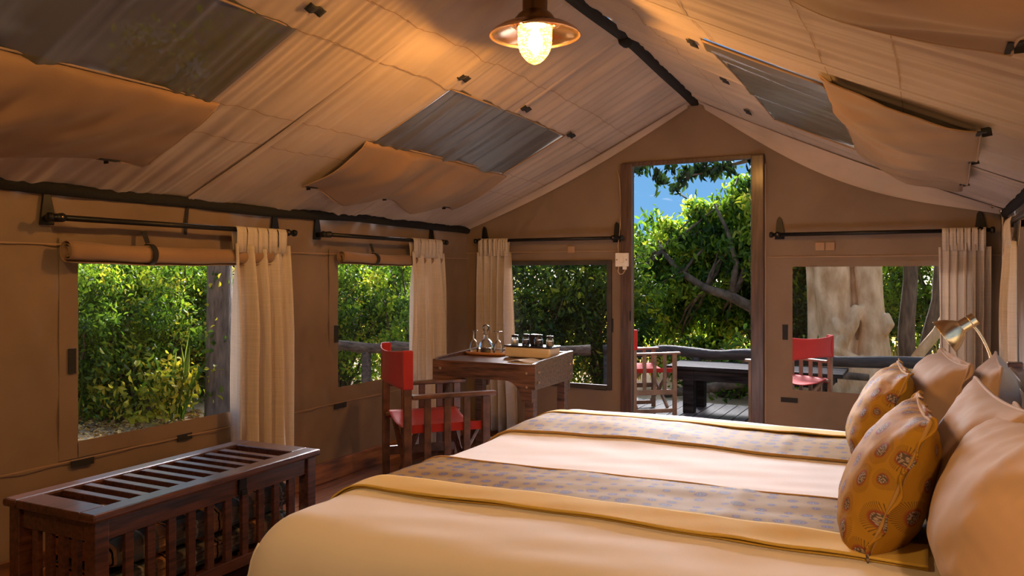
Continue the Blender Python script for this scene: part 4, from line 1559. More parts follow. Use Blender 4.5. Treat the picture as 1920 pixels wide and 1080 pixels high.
tx, ty = on_desk(-0.185, 0.115)
tr = thing('serving_tray', 'oval orange wood tray on the desk under the decanter', 'tray', (tx, ty, DT), R(-2))
n = 40
prof = []
m = MB()
ring = lambda rx, ry, z: [(rx * math.copysign(abs(math.cos(q)) ** 0.5, math.cos(q)), ry * math.copysign(abs(math.sin(q)) ** 0.5, math.sin(q)), z) for q in np.linspace(0, 2 * PI, n, endpoint=False)]
levels = [(0.13, 0.055, 0.0), (0.142, 0.066, 0.006), (0.145, 0.07, 0.022), (0.139, 0.064, 0.022), (0.133, 0.058, 0.009)]
vs = sum([ring(*l_) for l_ in levels], [])
fs = [(i * n + k, i * n + (k + 1) % n, (i + 1) * n + (k + 1) % n, (i + 1) * n + k) for i in range(len(levels) - 1) for k in range(n)]
fs += [tuple(range(n - 1, -1, -1)), tuple(range((len(levels) - 1) * n, len(levels) * n))]
m.add(vs, fs).build('tray_body', M_TRAY, tr, True)
TZ = DT + 0.0095
dc = thing('decanter', 'round glass decanter with dark drink on the desk tray', 'decanter', (tx - 0.008, ty + 0.0, TZ))
MB().lathe([(0.0, 0.0), (0.046, 0.0), (0.050, 0.008), (0.052, 0.04), (0.047, 0.065), (0.030, 0.085), (0.016, 0.098), (0.014, 0.128), (0.022, 0.135)], 28).build('body', M_GLASS, dc, True)
MB().lathe([(0.0, 0.003), (0.045, 0.003), (0.048, 0.012), (0.049, 0.036), (0.0, 0.036)], 28).build('drink', M_LIQUID, dc, True)
MB().lathe([(0.0, 0.118), (0.012, 0.12), (0.012, 0.136), (0.008, 0.142), (0.018, 0.152), (0.023, 0.167), (0.018, 0.182), (0.0, 0.188)], 24).build('stopper', M_GLASS, dc, True)
for k, (dx, lab) in enumerate(((-0.095, 'upturned stemmed glass on the tray, left of the decanter'), (0.085, 'upturned stemmed glass on the tray, right of the decanter'))):
    g = thing('wine_glass', lab, 'glass', (tx + dx, ty - 0.005, TZ), 0, 'upturned stemmed glasses')
    MB().lathe([(0.031, 0.0), (0.033, 0.03), (0.027, 0.060), (0.013, 0.082), (0.004, 0.092)], 28).build('bowl', M_GLASS, g, True)
    MB().lathe([(0.0045, 0.090), (0.0035, 0.11), (0.0035, 0.135), (0.006, 0.141)], 16).build('stem', M_GLASS, g, True)
    MB().lathe([(0.0, 0.140), (0.008, 0.140), (0.030, 0.144), (0.031, 0.146), (0.0, 0.147)], 28).build('foot', M_GLASS, g, True)

cx, cy = on_desk(0.15, 0.09)
cd = thing('tea_caddy', 'long cream box with black lid at the right of the desk', 'box', (cx, cy, DT), R(-3))
MB().box((0, 0, 0.036), (0.325, 0.135, 0.066)).build('box_body', M_CREAM, cd, False, 0.012, seg=3)
MB().box((0, 0, 0.072), (0.335, 0.143, 0.010)).build('lid', M_BLACK, cd, False, 0.004)
for dx in (-0.1, 0.1):
    MB().box((dx, -0.064, 0.002), (0.03, 0.012, 0.004)).build('foot', M_BLACK, cd)
CZ = DT + 0.0775
for k, (dx, r_, h_, fill, lab) in enumerate(((-0.125, 0.024, 0.048, M_JAR1, 'glass jar of white sugar at the left end of the cream box'),
                                             (-0.045, 0.024, 0.055, M_JAR2, 'dark glass jar second from the left on the cream box'),
                                             (0.045, 0.030, 0.055, M_JAR2, 'wide dark glass jar second from the right on the cream box'),
                                             (0.125, 0.025, 0.050, M_JAR3, 'glass jar of pale grains at the right end of the cream box'))):
    j = thing('storage_jar', lab, 'jar', (cx + dx, cy - dx * 0.05, CZ), 0, 'jars on the cream box')
    MB().lathe([(0.0, 0.0), (r_, 0.0), (r_ * 1.04, 0.006), (r_ * 1.04, h_ * 0.7), (r_ * 0.8, h_ * 0.92), (r_ * 0.8, h_)], 24).build('body', M_GLASS, j, True)
    MB().lathe([(0.0, 0.003), (r_ * 0.92, 0.003), (r_ * 0.94, h_ * 0.62), (0.0, h_ * 0.64)], 24).build('contents', fill, j, True)
    MB().lathe([(0.0, h_ * 0.96), (r_ * 0.9, h_ * 0.96), (r_ * 0.9, h_ + 0.012), (0.0, h_ + 0.014)], 24).build('lid', M_BLACK, j, True)
sbx = MB().box((0, 0, 0.034), (0.032, 0.05, 0.068)).build('sachet_box', M_BLACK, None, False, 0.003)
sbx.location = (cx + 0.002, cy + 0.022, CZ)
tag(sbx, 'small black upright box between the dark jars', 'box')
px_, py_ = on_desk(0.235, -0.16)
pp = thing('notepad', 'white notepad lying near the front edge of the desk', 'notepad', (px_, py_, DT), R(-12))
A, B = np.meshgrid(np.linspace(-0.085, 0.085, 12), np.linspace(-0.075, 0.075, 12), indexing='ij')
grid_mesh('page', np.stack([A, B, 0.006 + 0.010 * np.exp(-((A + 0.02) / 0.05) ** 2) + 0 * B], -1), M_PAPER, pp, thick=0.002)
MB().box((0, 0, 0.0025), (0.176, 0.156, 0.004)).build('cover', M_CREAM, pp, False, 0.001)


# ------------------------------------------------------------------ director's chairs
def chair(label, loc, rz, wood, cloth, group):
    """faces local +x"""
    root = thing('director_chair', label, 'chair', loc, rz, group)
    HWd, XB, XF = 0.275, -0.215, 0.215
    for s in (-1, 1):
        y = s * HWd
        MB().box((XB, y, 0.43), (0.042, 0.026, 0.86)).build('back_leg', wood, root, False, 0.003)
        MB().box((XF, y, 0.31), (0.042, 0.026, 0.62)).build('front_leg', wood, root, False, 0.003)
        MB().bar((XB + 0.02, y, 0.622), (XF + 0.055, y, 0.626), 0.056, 0.022).build('armrest', wood, root, False, 0.006)
        MB().box((0, y, 0.235), (XF - XB - 0.03, 0.022, 0.05)).build('side_rail', wood, root, False, 0.003)
        MB().box((0, y, 0.02 + 0.03), (XF - XB - 0.03, 0.022, 0.04)).build('foot_rail', wood, root, False, 0.003)
        for k in range(3):
            MB().box((XB + (XF - XB) * (k + 1) / 4, y, 0.44), (0.036, 0.016, 0.38)).build('side_slat', wood, root, False, 0.002)
        # the rail that carries the seat cloth
        MB().box((0, s * (HWd - 0.035), 0.455), (XF - XB + 0.02, 0.026, 0.024)).build('seat_rail', wood, root, False, 0.004)
    for x in (XB + 0.05, XF - 0.05):
        for s in (-1, 1):
            MB().bar((x + 0.012 * s, -s * (HWd - 0.03), 0.445), (x + 0.012 * s, s * (HWd - 0.03), 0.07), 0.022, 0.034, (0, 0, 1)).build('cross_strut', wood, root, False, 0.003)
    # seat cloth
    U, V = np.meshgrid(np.linspace(-1, 1, 26), np.linspace(-1, 1, 20), indexing='ij')
    Z = 0.470 - 0.038 * (1 - np.abs(U) ** 2.2) + 0.002 * wob(U * 2, V * 2, 3, 2, 2.0)
    P = np.stack([V * (XF - XB - 0.02) / 2, U * (HWd - 0.022), Z], -1)
    st = grid_mesh('seat', P, cloth, root, thick=0.006)
    for s in (-1, 1):
        MB().prism([(s * (HWd - 0.018), 0.474), (s * (HWd - 0.018), 0.43), (s * (HWd - 0.024), 0.43), (s * (HWd - 0.024), 0.474)], -0.21, 0.20, 'x').build('seat_hem', cloth, st)
    # back cloth with sleeves round the posts
    U, V = np.meshgrid(np.linspace(-1, 1, 30), np.linspace(0, 1, 12), indexing='ij')
    X = XB - 0.022 - 0.045 * (1 - U ** 2) + 0.012 * np.sin(PI * V)
    Z = 0.662 + 0.205 * V - 0.018 * (1 - U ** 2) * (V - 0.5) * 2
    P = np.stack([X, U * (HWd + 0.012), Z], -1)
    bk = grid_mesh('backrest', P, cloth, root, thick=0.006)
    for s in (-1, 1):
        MB().box((XB, s * HWd, 0.765), (0.056, 0.040, 0.205)).build('sleeve', cloth, bk, False, 0.008)
    return root


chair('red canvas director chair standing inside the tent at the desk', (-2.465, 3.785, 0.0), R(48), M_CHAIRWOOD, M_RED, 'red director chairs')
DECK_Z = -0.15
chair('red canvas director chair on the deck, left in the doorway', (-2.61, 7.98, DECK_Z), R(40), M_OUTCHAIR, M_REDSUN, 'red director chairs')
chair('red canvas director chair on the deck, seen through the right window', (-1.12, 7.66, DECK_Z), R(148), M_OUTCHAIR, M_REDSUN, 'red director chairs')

# ------------------------------------------------------------------ pendant lamp
ZRIM = 2.238


def pendant(label, PX, PY, bulb):
    pend = thing('pendant_lamp', label, 'lamp', (PX, PY, ZRIM), 0, 'copper pendant lamps')
    zt = float(ridge_z(PY)) - 0.04 - ZRIM
    sh = MB().lathe([(0.186, 0.0), (0.188, 0.003), (0.178, 0.016), (0.150, 0.034), (0.110, 0.050), (0.088, 0.058)], 64).build('shade', M_COPPER, pend, True)
    sh.modifiers.new('t', 'SOLIDIFY').thickness = 0.002
    MB().lathe([(0.088, 0.057), (0.086, 0.066), (0.070, 0.088), (0.056, 0.098), (0.051, 0.104), (0.051, 0.19), (0.045, 0.196), (0.0, 0.196)], 48).build('holder', M_BRONZE, pend, True)
    MB().tube([(0, 0, 0.19), (0, 0, zt)], 0.006, 10).build('hanging_rod', M_BRONZE, pend, True)
    MB().lathe([(0.0, zt + 0.0), (0.04, zt - 0.002), (0.045, zt - 0.012), (0.03, zt - 0.03), (0.01, zt - 0.036)], 32).build('ceiling_cup', M_BRONZE, pend, True)
    MB().lathe([(0.082, 0.058), (0.080, 0.045), (0.074, 0.034)], 48).build('glass_ring', M_COPPER, pend, True)
    gp = [(0.070, 0.045)] + [(0.0705, 0.02), (0.0705, -0.01), (0.069, -0.035), (0.063, -0.058), (0.052, -0.079), (0.038, -0.096), (0.022, -0.108), (0.009, -0.114), (0.0, -0.115)]
    MB().lathe(gp, 48).build('glass_dome', M_SEEDED, pend, True)
    for k in range(3):
        an = 2 * PI * k / 3 + 0.2
        MB().tube([(0.076 * math.cos(an), 0.076 * math.sin(an), 0.040), (0.096 * math.cos(an), 0.096 * math.sin(an), 0.040)], 0.007, 10).build('thumb_screw', M_COPPER, pend, True)
    MB().lathe([(0.0, -0.062), (0.016, -0.058), (0.027, -0.044), (0.031, -0.026), (0.027, -0.006), (0.017, 0.014), (0.014, 0.032), (0.014, 0.05)], 28).build('bulb', bulb, pend, True)
    return pend


pendant('copper pendant lamp with amber glass hanging from the ridge, in view', XM, 2.95, M_BULB)
pendant('added copper pendant lamp for fill light on the ridge, behind the viewer', XM, 0.35, M_BULB3)  # added lamp out of view, brightens the whole room

# ------------------------------------------------------------------ light switch and its cable
sw = thing('light_switch', 'white light switch on the left door post', 'switch', (-1.949, YB - 0.046, 1.371))
MB().box((0, 0.004, 0), (0.098, 0.028, 0.098)).build('back_box', M_WHITE, sw, False, 0.004)
MB().box((0, -0.0115, 0.0), (0.030, 0.006, 0.044)).build('rocker', M_WHITE, sw, False, 0.002)
for dx in (-0.036, 0.036):
    MB().tube([(dx, -0.009, 0), (dx, -0.012, 0)], 0.005, 10).build('screw', M_BOLT, sw, True)
cb = [(-0.028, 0.006, 0.045), (-0.035, 0.01, 0.10), (-0.022, 0.012, 0.20), (-0.012, 0.012, 0.34), (-0.018, 0.012, 0.48), (-0.024, 0.012, 0.58), (-0.042, 0.014, 0.645)]
MB().tube(cb, 0.004, 8).build('cable', M_CABLE, sw, True)
MB().tube([(-0.028, 0.006, -0.045), (-0.035, 0.008, -0.085), (-0.020, 0.008, -0.105), (0.005, 0.008, -0.10), (0.020, 0.006, -0.075), (0.022, 0.006, -0.045)], 0.0045, 8).build('cable_loop', M_CABLE, sw, True)
MB().box((0.02, 0.004, -0.06), (0.03, 0.02, 0.022)).build('gland', M_WHITE, sw, False, 0.003)

# ------------------------------------------------------------------ deck, rail and table outside
deck = MB().box((-1.8, (5.56 + 8.8) / 2, DECK_Z - 0.075), (7.0, 3.2, 0.07)).build('deck', M_RAIL)
tag(deck, 'grey plank deck outside the doorway', None, None, 'structure')
pm = MB().box((0, 0, -0.016), (0.117, 3.26, 0.032)).mesh('plank', M_DECK)
rnd = random.Random(4)
for i in range(54):
    o = bpy.data.objects.new('plank', pm)
    link(o, deck)
    o.location = (-5.25 + i * 0.129, (5.57 + 8.83) / 2, DECK_Z - 0.002 + rnd.uniform(-0.002, 0.002))


def rail(label, pts, r, m, posts, group='deck rails'):
    root = thing('deck_rail', label, 'railing', (pts[0][0], pts[0][1], DECK_Z), 0, group)
    o = Vector(root.location)
    q = []
    for i in range(len(pts) - 1):
        a, b_ = Vector(pts[i]), Vector(pts[i + 1])
        for k in range(10):
            p = a.lerp(b_, k / 10)
            q.append(p - o + Vector((0, 0.012 * math.sin(k * 1.3 + i), 0.014 * math.sin(k * 0.9 + i * 2))))
    q.append(Vector(pts[-1]) - o)
    MB().tube(q, [r * (1 + 0.08 * math.sin(k * 1.7)) for k in range(len(q))], 14).build('log', m, root, True)
    for p in posts:
        z = p[2]
        MB().tube([Vector((p[0], p[1], -0.5)) - o, Vector((p[0], p[1], DECK_Z)) - o, Vector((p[0], p[1], z)) - o], [r * 0.95, r * 0.92, r * 0.88], 14).build('post', m, root, True)
    return root


rail('black log rail across the deck behind the chairs', [(-3.3, 8.60, 0.40), (-2.5, 8.78, 0.405), (-1.2, 8.74, 0.395), (1.6, 8.72, 0.39)], 0.058, M_RAIL,
     [(-3.25, 8.62, 0.36), (-2.26, 8.76, 0.36), (0.55, 8.74, 0.35), (1.5, 8.74, 0.35)])
rail('brown log rail seen through the window behind the red chair', [(-7.2, 6.9, 0.44), (-5.9, 7.18, 0.45), (-4.9, 7.45, 0.445), (-3.4, 8.45, 0.41)], 0.06, M_RAIL2,
     [(-5.62, 7.24, 0.40), (-4.15, 7.95, 0.40), (-7.1, 6.93, 0.40)])

tb = thing('deck_table', 'low black plank table on the deck between the chairs', 'table', (-1.56, 8.36, DECK_Z))
for k in range(4):
    MB().box((0, -0.235 + 0.157 * k, 0.462), (1.70, 0.150, 0.036)).build('plank', M_DECKTABLE, tb, False, 0.004)
for sy in (-1, 1):
    MB().box((0, sy * 0.25, 0.39), (1.5, 0.04, 0.11)).build('apron', M_DECKTABLE, tb, False, 0.003)
for sx in (-1, 1):
    MB().box((sx * 0.72, 0, 0.39), (0.04, 0.5, 0.11)).build('apron', M_DECKTABLE, tb, False, 0.003)
    for sy in (-1, 1):
        MB().box((sx * 0.62, sy * 0.22, 0.22), (0.11, 0.11, 0.44)).build('leg', M_DECKTABLE, tb, False, 0.004)

# ------------------------------------------------------------------ ground
gx = np.linspace(-45, 40, 120)
gy = np.linspace(-12, 75, 120)
A, B = np.meshgrid(gx, gy, indexing='ij')
far = np.clip((np.hypot(A + 1, B - 4) - 12) / 40, 0, 1)
Z = -0.27 + 0.03 * wob(A, B, 2, 3, 0.6) + 2.0 * far ** 1.6
grd = grid_mesh('ground', np.stack([A, B, Z], -1), M_SOIL)
tag(grd, 'dry sandy ground around the tent', None, None, 'structure')


# ------------------------------------------------------------------ vegetation
def leaf_mesh(name, C, N, D, ln, wd, mat_, parent, seed, kk=None):
    """C centres, N normals, D long directions (all n x 3), ln/wd n -> one mesh of folded blades"""
    n = len(C)
    D = D / (np.linalg.norm(D, axis=1, keepdims=True) + 1e-9)
    S = np.cross(N, D)
    S /= (np.linalg.norm(S, axis=1, keepdims=True) + 1e-9)
    Nn = np.cross(D, S)
    L, W = ln[:, None], wd[:, None]
    up = Nn * W * 0.35
    pts = np.stack([C - D * L * 0.5, C - D * L * 0.16 + S * W * 0.5 + up, C + D * L * 0.2 + S * W * 0.42 + up, C + D * L * 0.5 - Nn * L * 0.06,
                    C + D * L * 0.2 - S * W * 0.42 + up, C - D * L * 0.16 - S * W * 0.5 + up], 1)
    base = (np.arange(n) * 6)[:, None]
    q = np.concatenate([base + np.array([[0, 1, 2, 3]]), base + np.array([[0, 3, 4, 5]])], 1).reshape(-1)
    me = bpy.data.meshes.new(name)
    me.vertices.add(n * 6)
    me.vertices.foreach_set('co', pts.reshape(-1).astype(np.float32))
    me.loops.add(n * 8)
    me.loops.foreach_set('vertex_index', q.astype(np.int32))
    me.polygons.add(n * 2)
    me.polygons.foreach_set('loop_start', (np.arange(n * 2) * 4).astype(np.int32))
    me.polygons.foreach_set('loop_total', np.full(n * 2, 4, np.int32))
    r = np.random.RandomState(seed).rand(n)
    if kk is not None:
        # one tone per twig: sunlit clumps and dark gaps put into leaf colour
        tw = np.random.RandomState(seed + 1).rand(int(kk.max()) + 1)
        r = np.clip(0.68 * tw[kk] ** 1.1 + 0.40 * r - 0.04, 0, 1)
    at = me.attributes.new('rnd', 'FLOAT', 'POINT')
    at.data.foreach_set('value', np.repeat(r, 6).astype(np.float32))
    me.update()
    me.materials.append(mat_)
    o = bpy.data.objects.new(name, me)
    link(o, parent)
    o['kind'] = 'stuff'
    return o


def spray(seed, centre, rad, n, clumps, spread, lsize, lratio=0.5, droop=0.3, shell=0.55):
    """leaf positions in clumps through an ellipsoid"""
    r = np.random.RandomState(seed)
    d = r.normal(size=(clumps, 3))
    d /= np.linalg.norm(d, axis=1, keepdims=True)
    rr = (shell + (1 - shell) * r.rand(clumps, 1)) ** 1.0
    rr = np.where(r.rand(clumps, 1) < 0.25, r.rand(clumps, 1), rr)
    cc = d * rr * np.array(rad) + np.array(centre)
    k = r.randint(0, clumps, n)
    C = cc[k] + r.normal(size=(n, 3)) * spread
    out = (C - np.array(centre)) / np.array(rad)
    N = r.normal(size=(n, 3)) * 0.8 + out * 0.5 + np.array([0, 0, 0.5])
    D = r.normal(size=(n, 3)) + np.array([0, 0, -droop * 2])
    ln = lsize * (0.6 + 0.8 * r.rand(n))
    return C, N, D, ln, ln * lratio * (0.8 + 0.4 * r.rand(n)), cc, k


def branches(mb, root, targets, r0, seed, n=9, wig=0.12):
    r = random.Random(seed)
    for t in targets:
        a, b_ = Vector(root), Vector(t)
        mid = a.lerp(b_, 0.45) + Vector((r.uniform(-1, 1), r.uniform(-1, 1), r.uniform(-0.2, 1))) * wig * (b_ - a).length
        pts = []
        for k in range(n):
            s = k / (n - 1)
            p = a * (1 - s) ** 2 + mid * 2 * s * (1 - s) + b_ * s * s
            p += Vector((r.uniform(-1, 1), r.uniform(-1, 1), r.uniform(-1, 1))) * 0.018 * (1 if 0 < k else 0)
            pts.append(p)
        mb.tube(pts, [r0 * (1 - 0.82 * k / (n - 1)) for k in range(n)], 7)


def bush(label, loc, rad, n, lsize, lm, seed, name='bush', cat='bush', group='bushes outside the tent', ratio=0.5, spread=0.11, clumps=None, zc=None, stems=9, droop=0.3, bark=None):
    root = thing(name, label, cat, (loc[0], loc[1], -0.27), 0, group)
    zc = zc if zc is not None else rad[2] * 0.95
    C, N, D, ln, wd, cc, kk = spray(seed, (0, 0, zc), rad, n, clumps or max(30, n // 55), spread, lsize, ratio, droop)
    keep = C[:, 2] > 0.02
    leaf_mesh('foliage', C[keep], N[keep], D[keep], ln[keep], wd[keep], lm, root, seed, kk[keep])
    mb = MB()
    r = np.random.RandomState(seed + 1)
    pick = cc[r.choice(len(cc), min(stems * 3, len(cc)), replace=False)]
    branches(mb, (0, 0, -0.05), [tuple(p) for p in pick if p[2] > 0.2], 0.030, seed)
    mb.build('stems', bark or M_BRANCH, root, True)
    return root


# left side, seen through the two windows over the bench and behind the chair
bush('dark leafy bush at the left edge of the window over the bench', (-8.25, 5.55), (1.15, 0.95, 0.98), 17000, 0.055, L_MID, 101, ratio=0.40, spread=0.075, clumps=260)
bush('dense green bush in the middle of the window over the bench', (-8.15, 6.45), (1.10, 0.95, 1.0), 17000, 0.052, L_MID, 102, ratio=0.42, spread=0.075, clumps=260)
bush('yellow-leaved bush left of the grey trunk', (-7.95, 7.25), (0.60, 0.55, 0.80), 5200, 0.058, L_YEL, 103, ratio=0.6, spread=0.10)
bush('deep green bush behind the grey trunk', (-9.0, 8.35), (1.3, 1.0, 1.05), 14000, 0.055, L_DARK, 104, ratio=0.45, spread=0.075, clumps=240)
bush('low yellowing shrub at the edge of the sandy path', (-7.35, 5.55), (0.75, 0.40, 0.36), 2600, 0.07, L_YEL, 105, ratio=0.5)
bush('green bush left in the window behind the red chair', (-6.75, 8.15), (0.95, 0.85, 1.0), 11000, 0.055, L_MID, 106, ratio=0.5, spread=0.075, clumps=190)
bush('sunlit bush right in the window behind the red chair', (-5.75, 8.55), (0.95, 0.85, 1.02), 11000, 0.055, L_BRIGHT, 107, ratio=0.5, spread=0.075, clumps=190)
bush('tall dark bush far behind the brown log rail', (-8.6, 10.2), (2.0, 1.4, 1.6), 14000, 0.10, L_DARK, 108, ratio=0.45)
bush('broad dark bush far behind the sandy path', (-10.6, 7.6), (1.8, 1.9, 1.6), 14000, 0.10, L_DARK, 109, ratio=0.45)

gt = thing('grey_tree', 'tree with straight grey trunk in the window over the bench', 'tree', (-6.60, 6.03, -0.27))
pts = [(0.03, 0.0, -0.1), (0.0, 0, 0.1), (-0.01, 0.01, 0.8), (0.015, -0.01, 1.6), (0.0, 0.02, 2.4), (-0.05, 0.05, 3.2)]
MB().tube(pts, [0.19, 0.15, 0.132, 0.125, 0.115, 0.09], 18).build('trunk', M_BARK, gt, True)
mb = MB()
tg = [(-0.9, 0.3, 3.3), (0.7, 0.5, 3.4), (-0.2, -0.7, 3.5), (0.3, 0.9, 3.6)]
branches(mb, (-0.02, 0.02, 2.7), tg, 0.06, 5)
mb.build('limb', M_BARK, gt, True)
C, N, D, ln, wd, cc, kk = spray(131, (-0.05, 0.1, 3.5), (1.2, 1.2, 0.6), 4000, 70, 0.12, 0.075)
leaf_mesh('foliage', C, N, D, ln, wd, L_MID, gt, 131, kk)
vn = thing('climbing_vine', 'yellow-leaved vine climbing the grey trunk', 'vine', (-6.52, 5.92, -0.27))
pts = [(0.02 * math.sin(z * 5), 0.05 * math.sin(z * 3.1), z) for z in np.linspace(0, 1.7, 18)]
MB().tube(pts, 0.006, 6).build('stem', M_BRANCH, vn, True)
C, N, D, ln, wd, cc, kk = spray(132, (-0.02, 0.0, 0.85), (0.14, 0.18, 0.85), 80, 22, 0.05, 0.065, 0.6)
leaf_mesh('foliage', C, N, D, ln, wd, L_YEL, vn, 132, kk)

r = np.random.RandomState(77)
for q, (x, y, lab) in enumerate(((-6.85, 5.72, 'tuft of tall green grass left of the grey trunk'), (-7.75, 5.25, 'tuft of thin grass at the left end of the path'))):
    g = thing('grass_tuft', lab, 'grass', (x, y, -0.27), 0, 'grass tufts by the path')
    n = 26
    base = r.normal(size=(n, 3)) * np.array([0.06, 0.06, 0])
    h = 0.35 + 0.55 * r.rand(n)
    D = r.normal(size=(n, 3)) * 0.22 + np.array([0, 0, 1.0])
    leaf_mesh('blades', base + D * h[:, None] * 0.5, r.normal(size=(n, 3)), D, h, np.full(n, 0.022), L_GRASS, g, 80 + q)

# litter on the path
n = 5200
C = np.stack([r.uniform(-8.2, -4.2, n), r.uniform(3.2, 6.2, n), np.full(n, -0.235) + 0.02 * r.rand(n)], 1)
N = r.normal(size=(n, 3)) * 0.35 + np.array([0, 0, 1.0])
D = r.normal(size=(n, 3)) * np.array([1, 1, 0.15])
lt = leaf_mesh('leaf_litter', C, N, D, 0.035 + 0.05 * r.rand(n), 0.02 + 0.02 * r.rand(n), L_LITTER, None, 90)
tag(lt, 'fallen brown and yellow leaves on the sandy path', 'leaf litter', None, 'stuff')

# back, seen through the doorway and the windows either side
bush('dark shrub behind the rail in the window by the desk, left side', (-4.85, 9.75), (0.95, 0.75, 1.15), 10000, 0.085, L_DARK, 111, ratio=0.38)
bush('dark shrub behind the rail in the window by the desk, right side', (-4.05, 10.4), (0.85, 0.75, 1.20), 9000, 0.085, L_DARK, 112, ratio=0.38)
bush('low scrub below the deck edge behind the table', (-2.2, 10.2), (1.1, 0.5, 0.36), 2800, 0.07, L_MID, 113, ratio=0.45)
bush('dark bush left of the big fig trunk', (-1.75, 12.6), (0.8, 0.7, 1.15), 7500, 0.085, L_DARK, 114, ratio=0.42)
bush('green bush behind the leaning stems', (0.45, 14.6), (1.6, 1.0, 1.45), 13000, 0.09, L_MID, 115, ratio=0.42)
bush('wide bush behind the fig trunk', (-1.1, 15.2), (1.6, 0.9, 1.4), 9000, 0.10, L_DARK, 116, ratio=0.42)

bush('green bush beyond the right end of the deck rail', (2.6, 11.2), (1.2, 0.9, 1.2), 8000, 0.08, L_MID, 117, ratio=0.45)
bush('dark bush beside the tent, beyond the bed head wall', (3.4, 7.6), (1.1, 1.1, 1.25), 8000, 0.08, L_DARK, 118, ratio=0.45)
bush('pale green bush beside the tent, nearest the bed head wall', (3.2, 4.6), (1.0, 1.1, 1.1), 8000, 0.075, L_MID, 119, ratio=0.45)

ct = thing('canopy_tree', 'broad sunlit green tree filling the doorway', 'tree', (-2.7, 12.35, -0.27))
mb = MB()
main = [(0.75, 0.0, -0.1), (0.70, -0.05, 0.35), (0.55, -0.2, 0.75), (0.42, -0.35, 1.05), (0.12, -0.42, 1.22), (-0.25, -0.42, 1.33), (-0.6, -0.40, 1.55), (-0.95, -0.35, 1.9)]
mb.tube(main, [0.15, 0.125, 0.10, 0.085, 0.075, 0.062, 0.05, 0.03], 12)
mb.tube([(0.55, -0.2, 0.75), (0.65, -0.2, 1.3), (0.85, -0.25, 1.9), (0.8, -0.2, 2.6), (0.6, -0.1, 3.2)], [0.09, 0.075, 0.06, 0.045, 0.025], 10)
mb.tube([(0.12, -0.42, 1.22), (0.2, -0.4, 1.7), (0.05, -0.35, 2.2), (-0.15, -0.3, 2.6)], [0.05, 0.042, 0.03, 0.018], 10)
mb.build('trunk', M_BRANCH, ct, True)
allC = []
for k, (c_, rad, n, s) in enumerate((((-1.15, 0.1, 1.55), (0.95, 0.7, 0.95), 8500, 201), ((-0.25, 0.25, 1.75), (0.9, 0.7, 1.05), 9000, 202),
                                     ((0.55, 0.1, 2.05), (0.85, 0.7, 1.15), 9000, 203), ((1.35, 0.3, 2.2), (0.8, 0.7, 1.2), 7000, 204),
                                     ((-0.8, 0.5, 0.75), (1.0, 0.5, 0.65), 5000, 205), ((0.5, 0.5, 0.95), (1.0, 0.5, 0.7), 5000, 206))):
    allC.append(spray(s, c_, rad, n, n // 60, 0.085, 0.105, 0.36, 0.5))
cat_ = [np.concatenate([q[i] for q in allC]) for i in range(5)]
kk = np.concatenate([q[6] + 1000 * i for i, q in enumerate(allC)])
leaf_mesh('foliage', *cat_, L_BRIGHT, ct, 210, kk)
mb = MB()
rr = np.random.RandomState(9)
tg = np.concatenate([q[5] for q in allC])
tg = tg[rr.choice(len(tg), 60, replace=False)]
for t_ in tg:
    near = min(main[2:], key=lambda p: (p[0] - t_[0]) ** 2 + (p[2] - t_[2]) ** 2)
    branches(mb, near, [tuple(t_)], 0.028, int(abs(t_[0]) * 1000))
mb.build('twigs', M_BRANCH, ct, True)

ov = thing('overhanging_branch', 'dark leafy branch hanging across the top of the doorway view', 'branch', (-1.05, 8.9, 2.45))
mb = MB()
tg = [(-1.7, -0.8, -0.02), (-1.25, -0.9, -0.22), (-0.85, -0.7, -0.10), (-0.45, -0.8, -0.02), (-1.45, -0.6, 0.12), (-0.95, -0.5, 0.15), (-0.1, -0.7, 0.10)]
branches(mb, (0.9, 0.5, 0.45), tg, 0.04, 31, 12, 0.08)
mb.build('wood', M_BRANCH, ov, True)
Cs = []
for k, t_ in enumerate(tg):
    Cs.append(spray(300 + k, t_, (0.22, 0.2, 0.12), 150, 12, 0.035, 0.10, 0.36, 0.8))
cat_ = [np.concatenate([q[i] for q in Cs]) for i in range(5)]
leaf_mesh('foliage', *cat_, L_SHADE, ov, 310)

# the big fig: fused stems, grown as one skin by voxel remesh
fg = thing('fig_tree', 'massive pale fig tree with fused trunks right of the doorway', 'tree', (-0.85, 11.05, -0.27))
mb = MB()
mb.tube([(-0.24, 0, -0.2), (-0.23, 0, 0.3), (-0.19, -0.02, 0.75), (-0.235, 0, 1.2), (-0.28, 0.02, 1.7), (-0.3, 0.05, 2.6), (-0.45, 0.1, 3.6)], [0.36, 0.27, 0.215, 0.22, 0.235, 0.22, 0.16], 20)
mb.tube([(0.26, 0.02, -0.2), (0.25, 0.0, 0.35), (0.235, 0.0, 0.8), (0.20, 0.02, 1.25), (0.16, 0.03, 1.7), (0.2, 0.08, 2.6), (0.5, 0.15, 3.6)], [0.32, 0.22, 0.165, 0.155, 0.165, 0.17, 0.12], 20)
mb.tube([(-0.5, 0.1, -0.2), (-0.45, 0.1, 0.5), (-0.46, 0.12, 1.1), (-0.5, 0.15, 1.8), (-0.6, 0.2, 2.6)], [0.18, 0.12, 0.11, 0.10, 0.08], 14)
mb.tube([(0.03, 0.10, -0.2), (0.03, 0.17, 0.8), (-0.02, 0.18, 1.7), (-0.05, 0.15, 2.6)], [0.2, 0.11, 0.10, 0.12], 14)
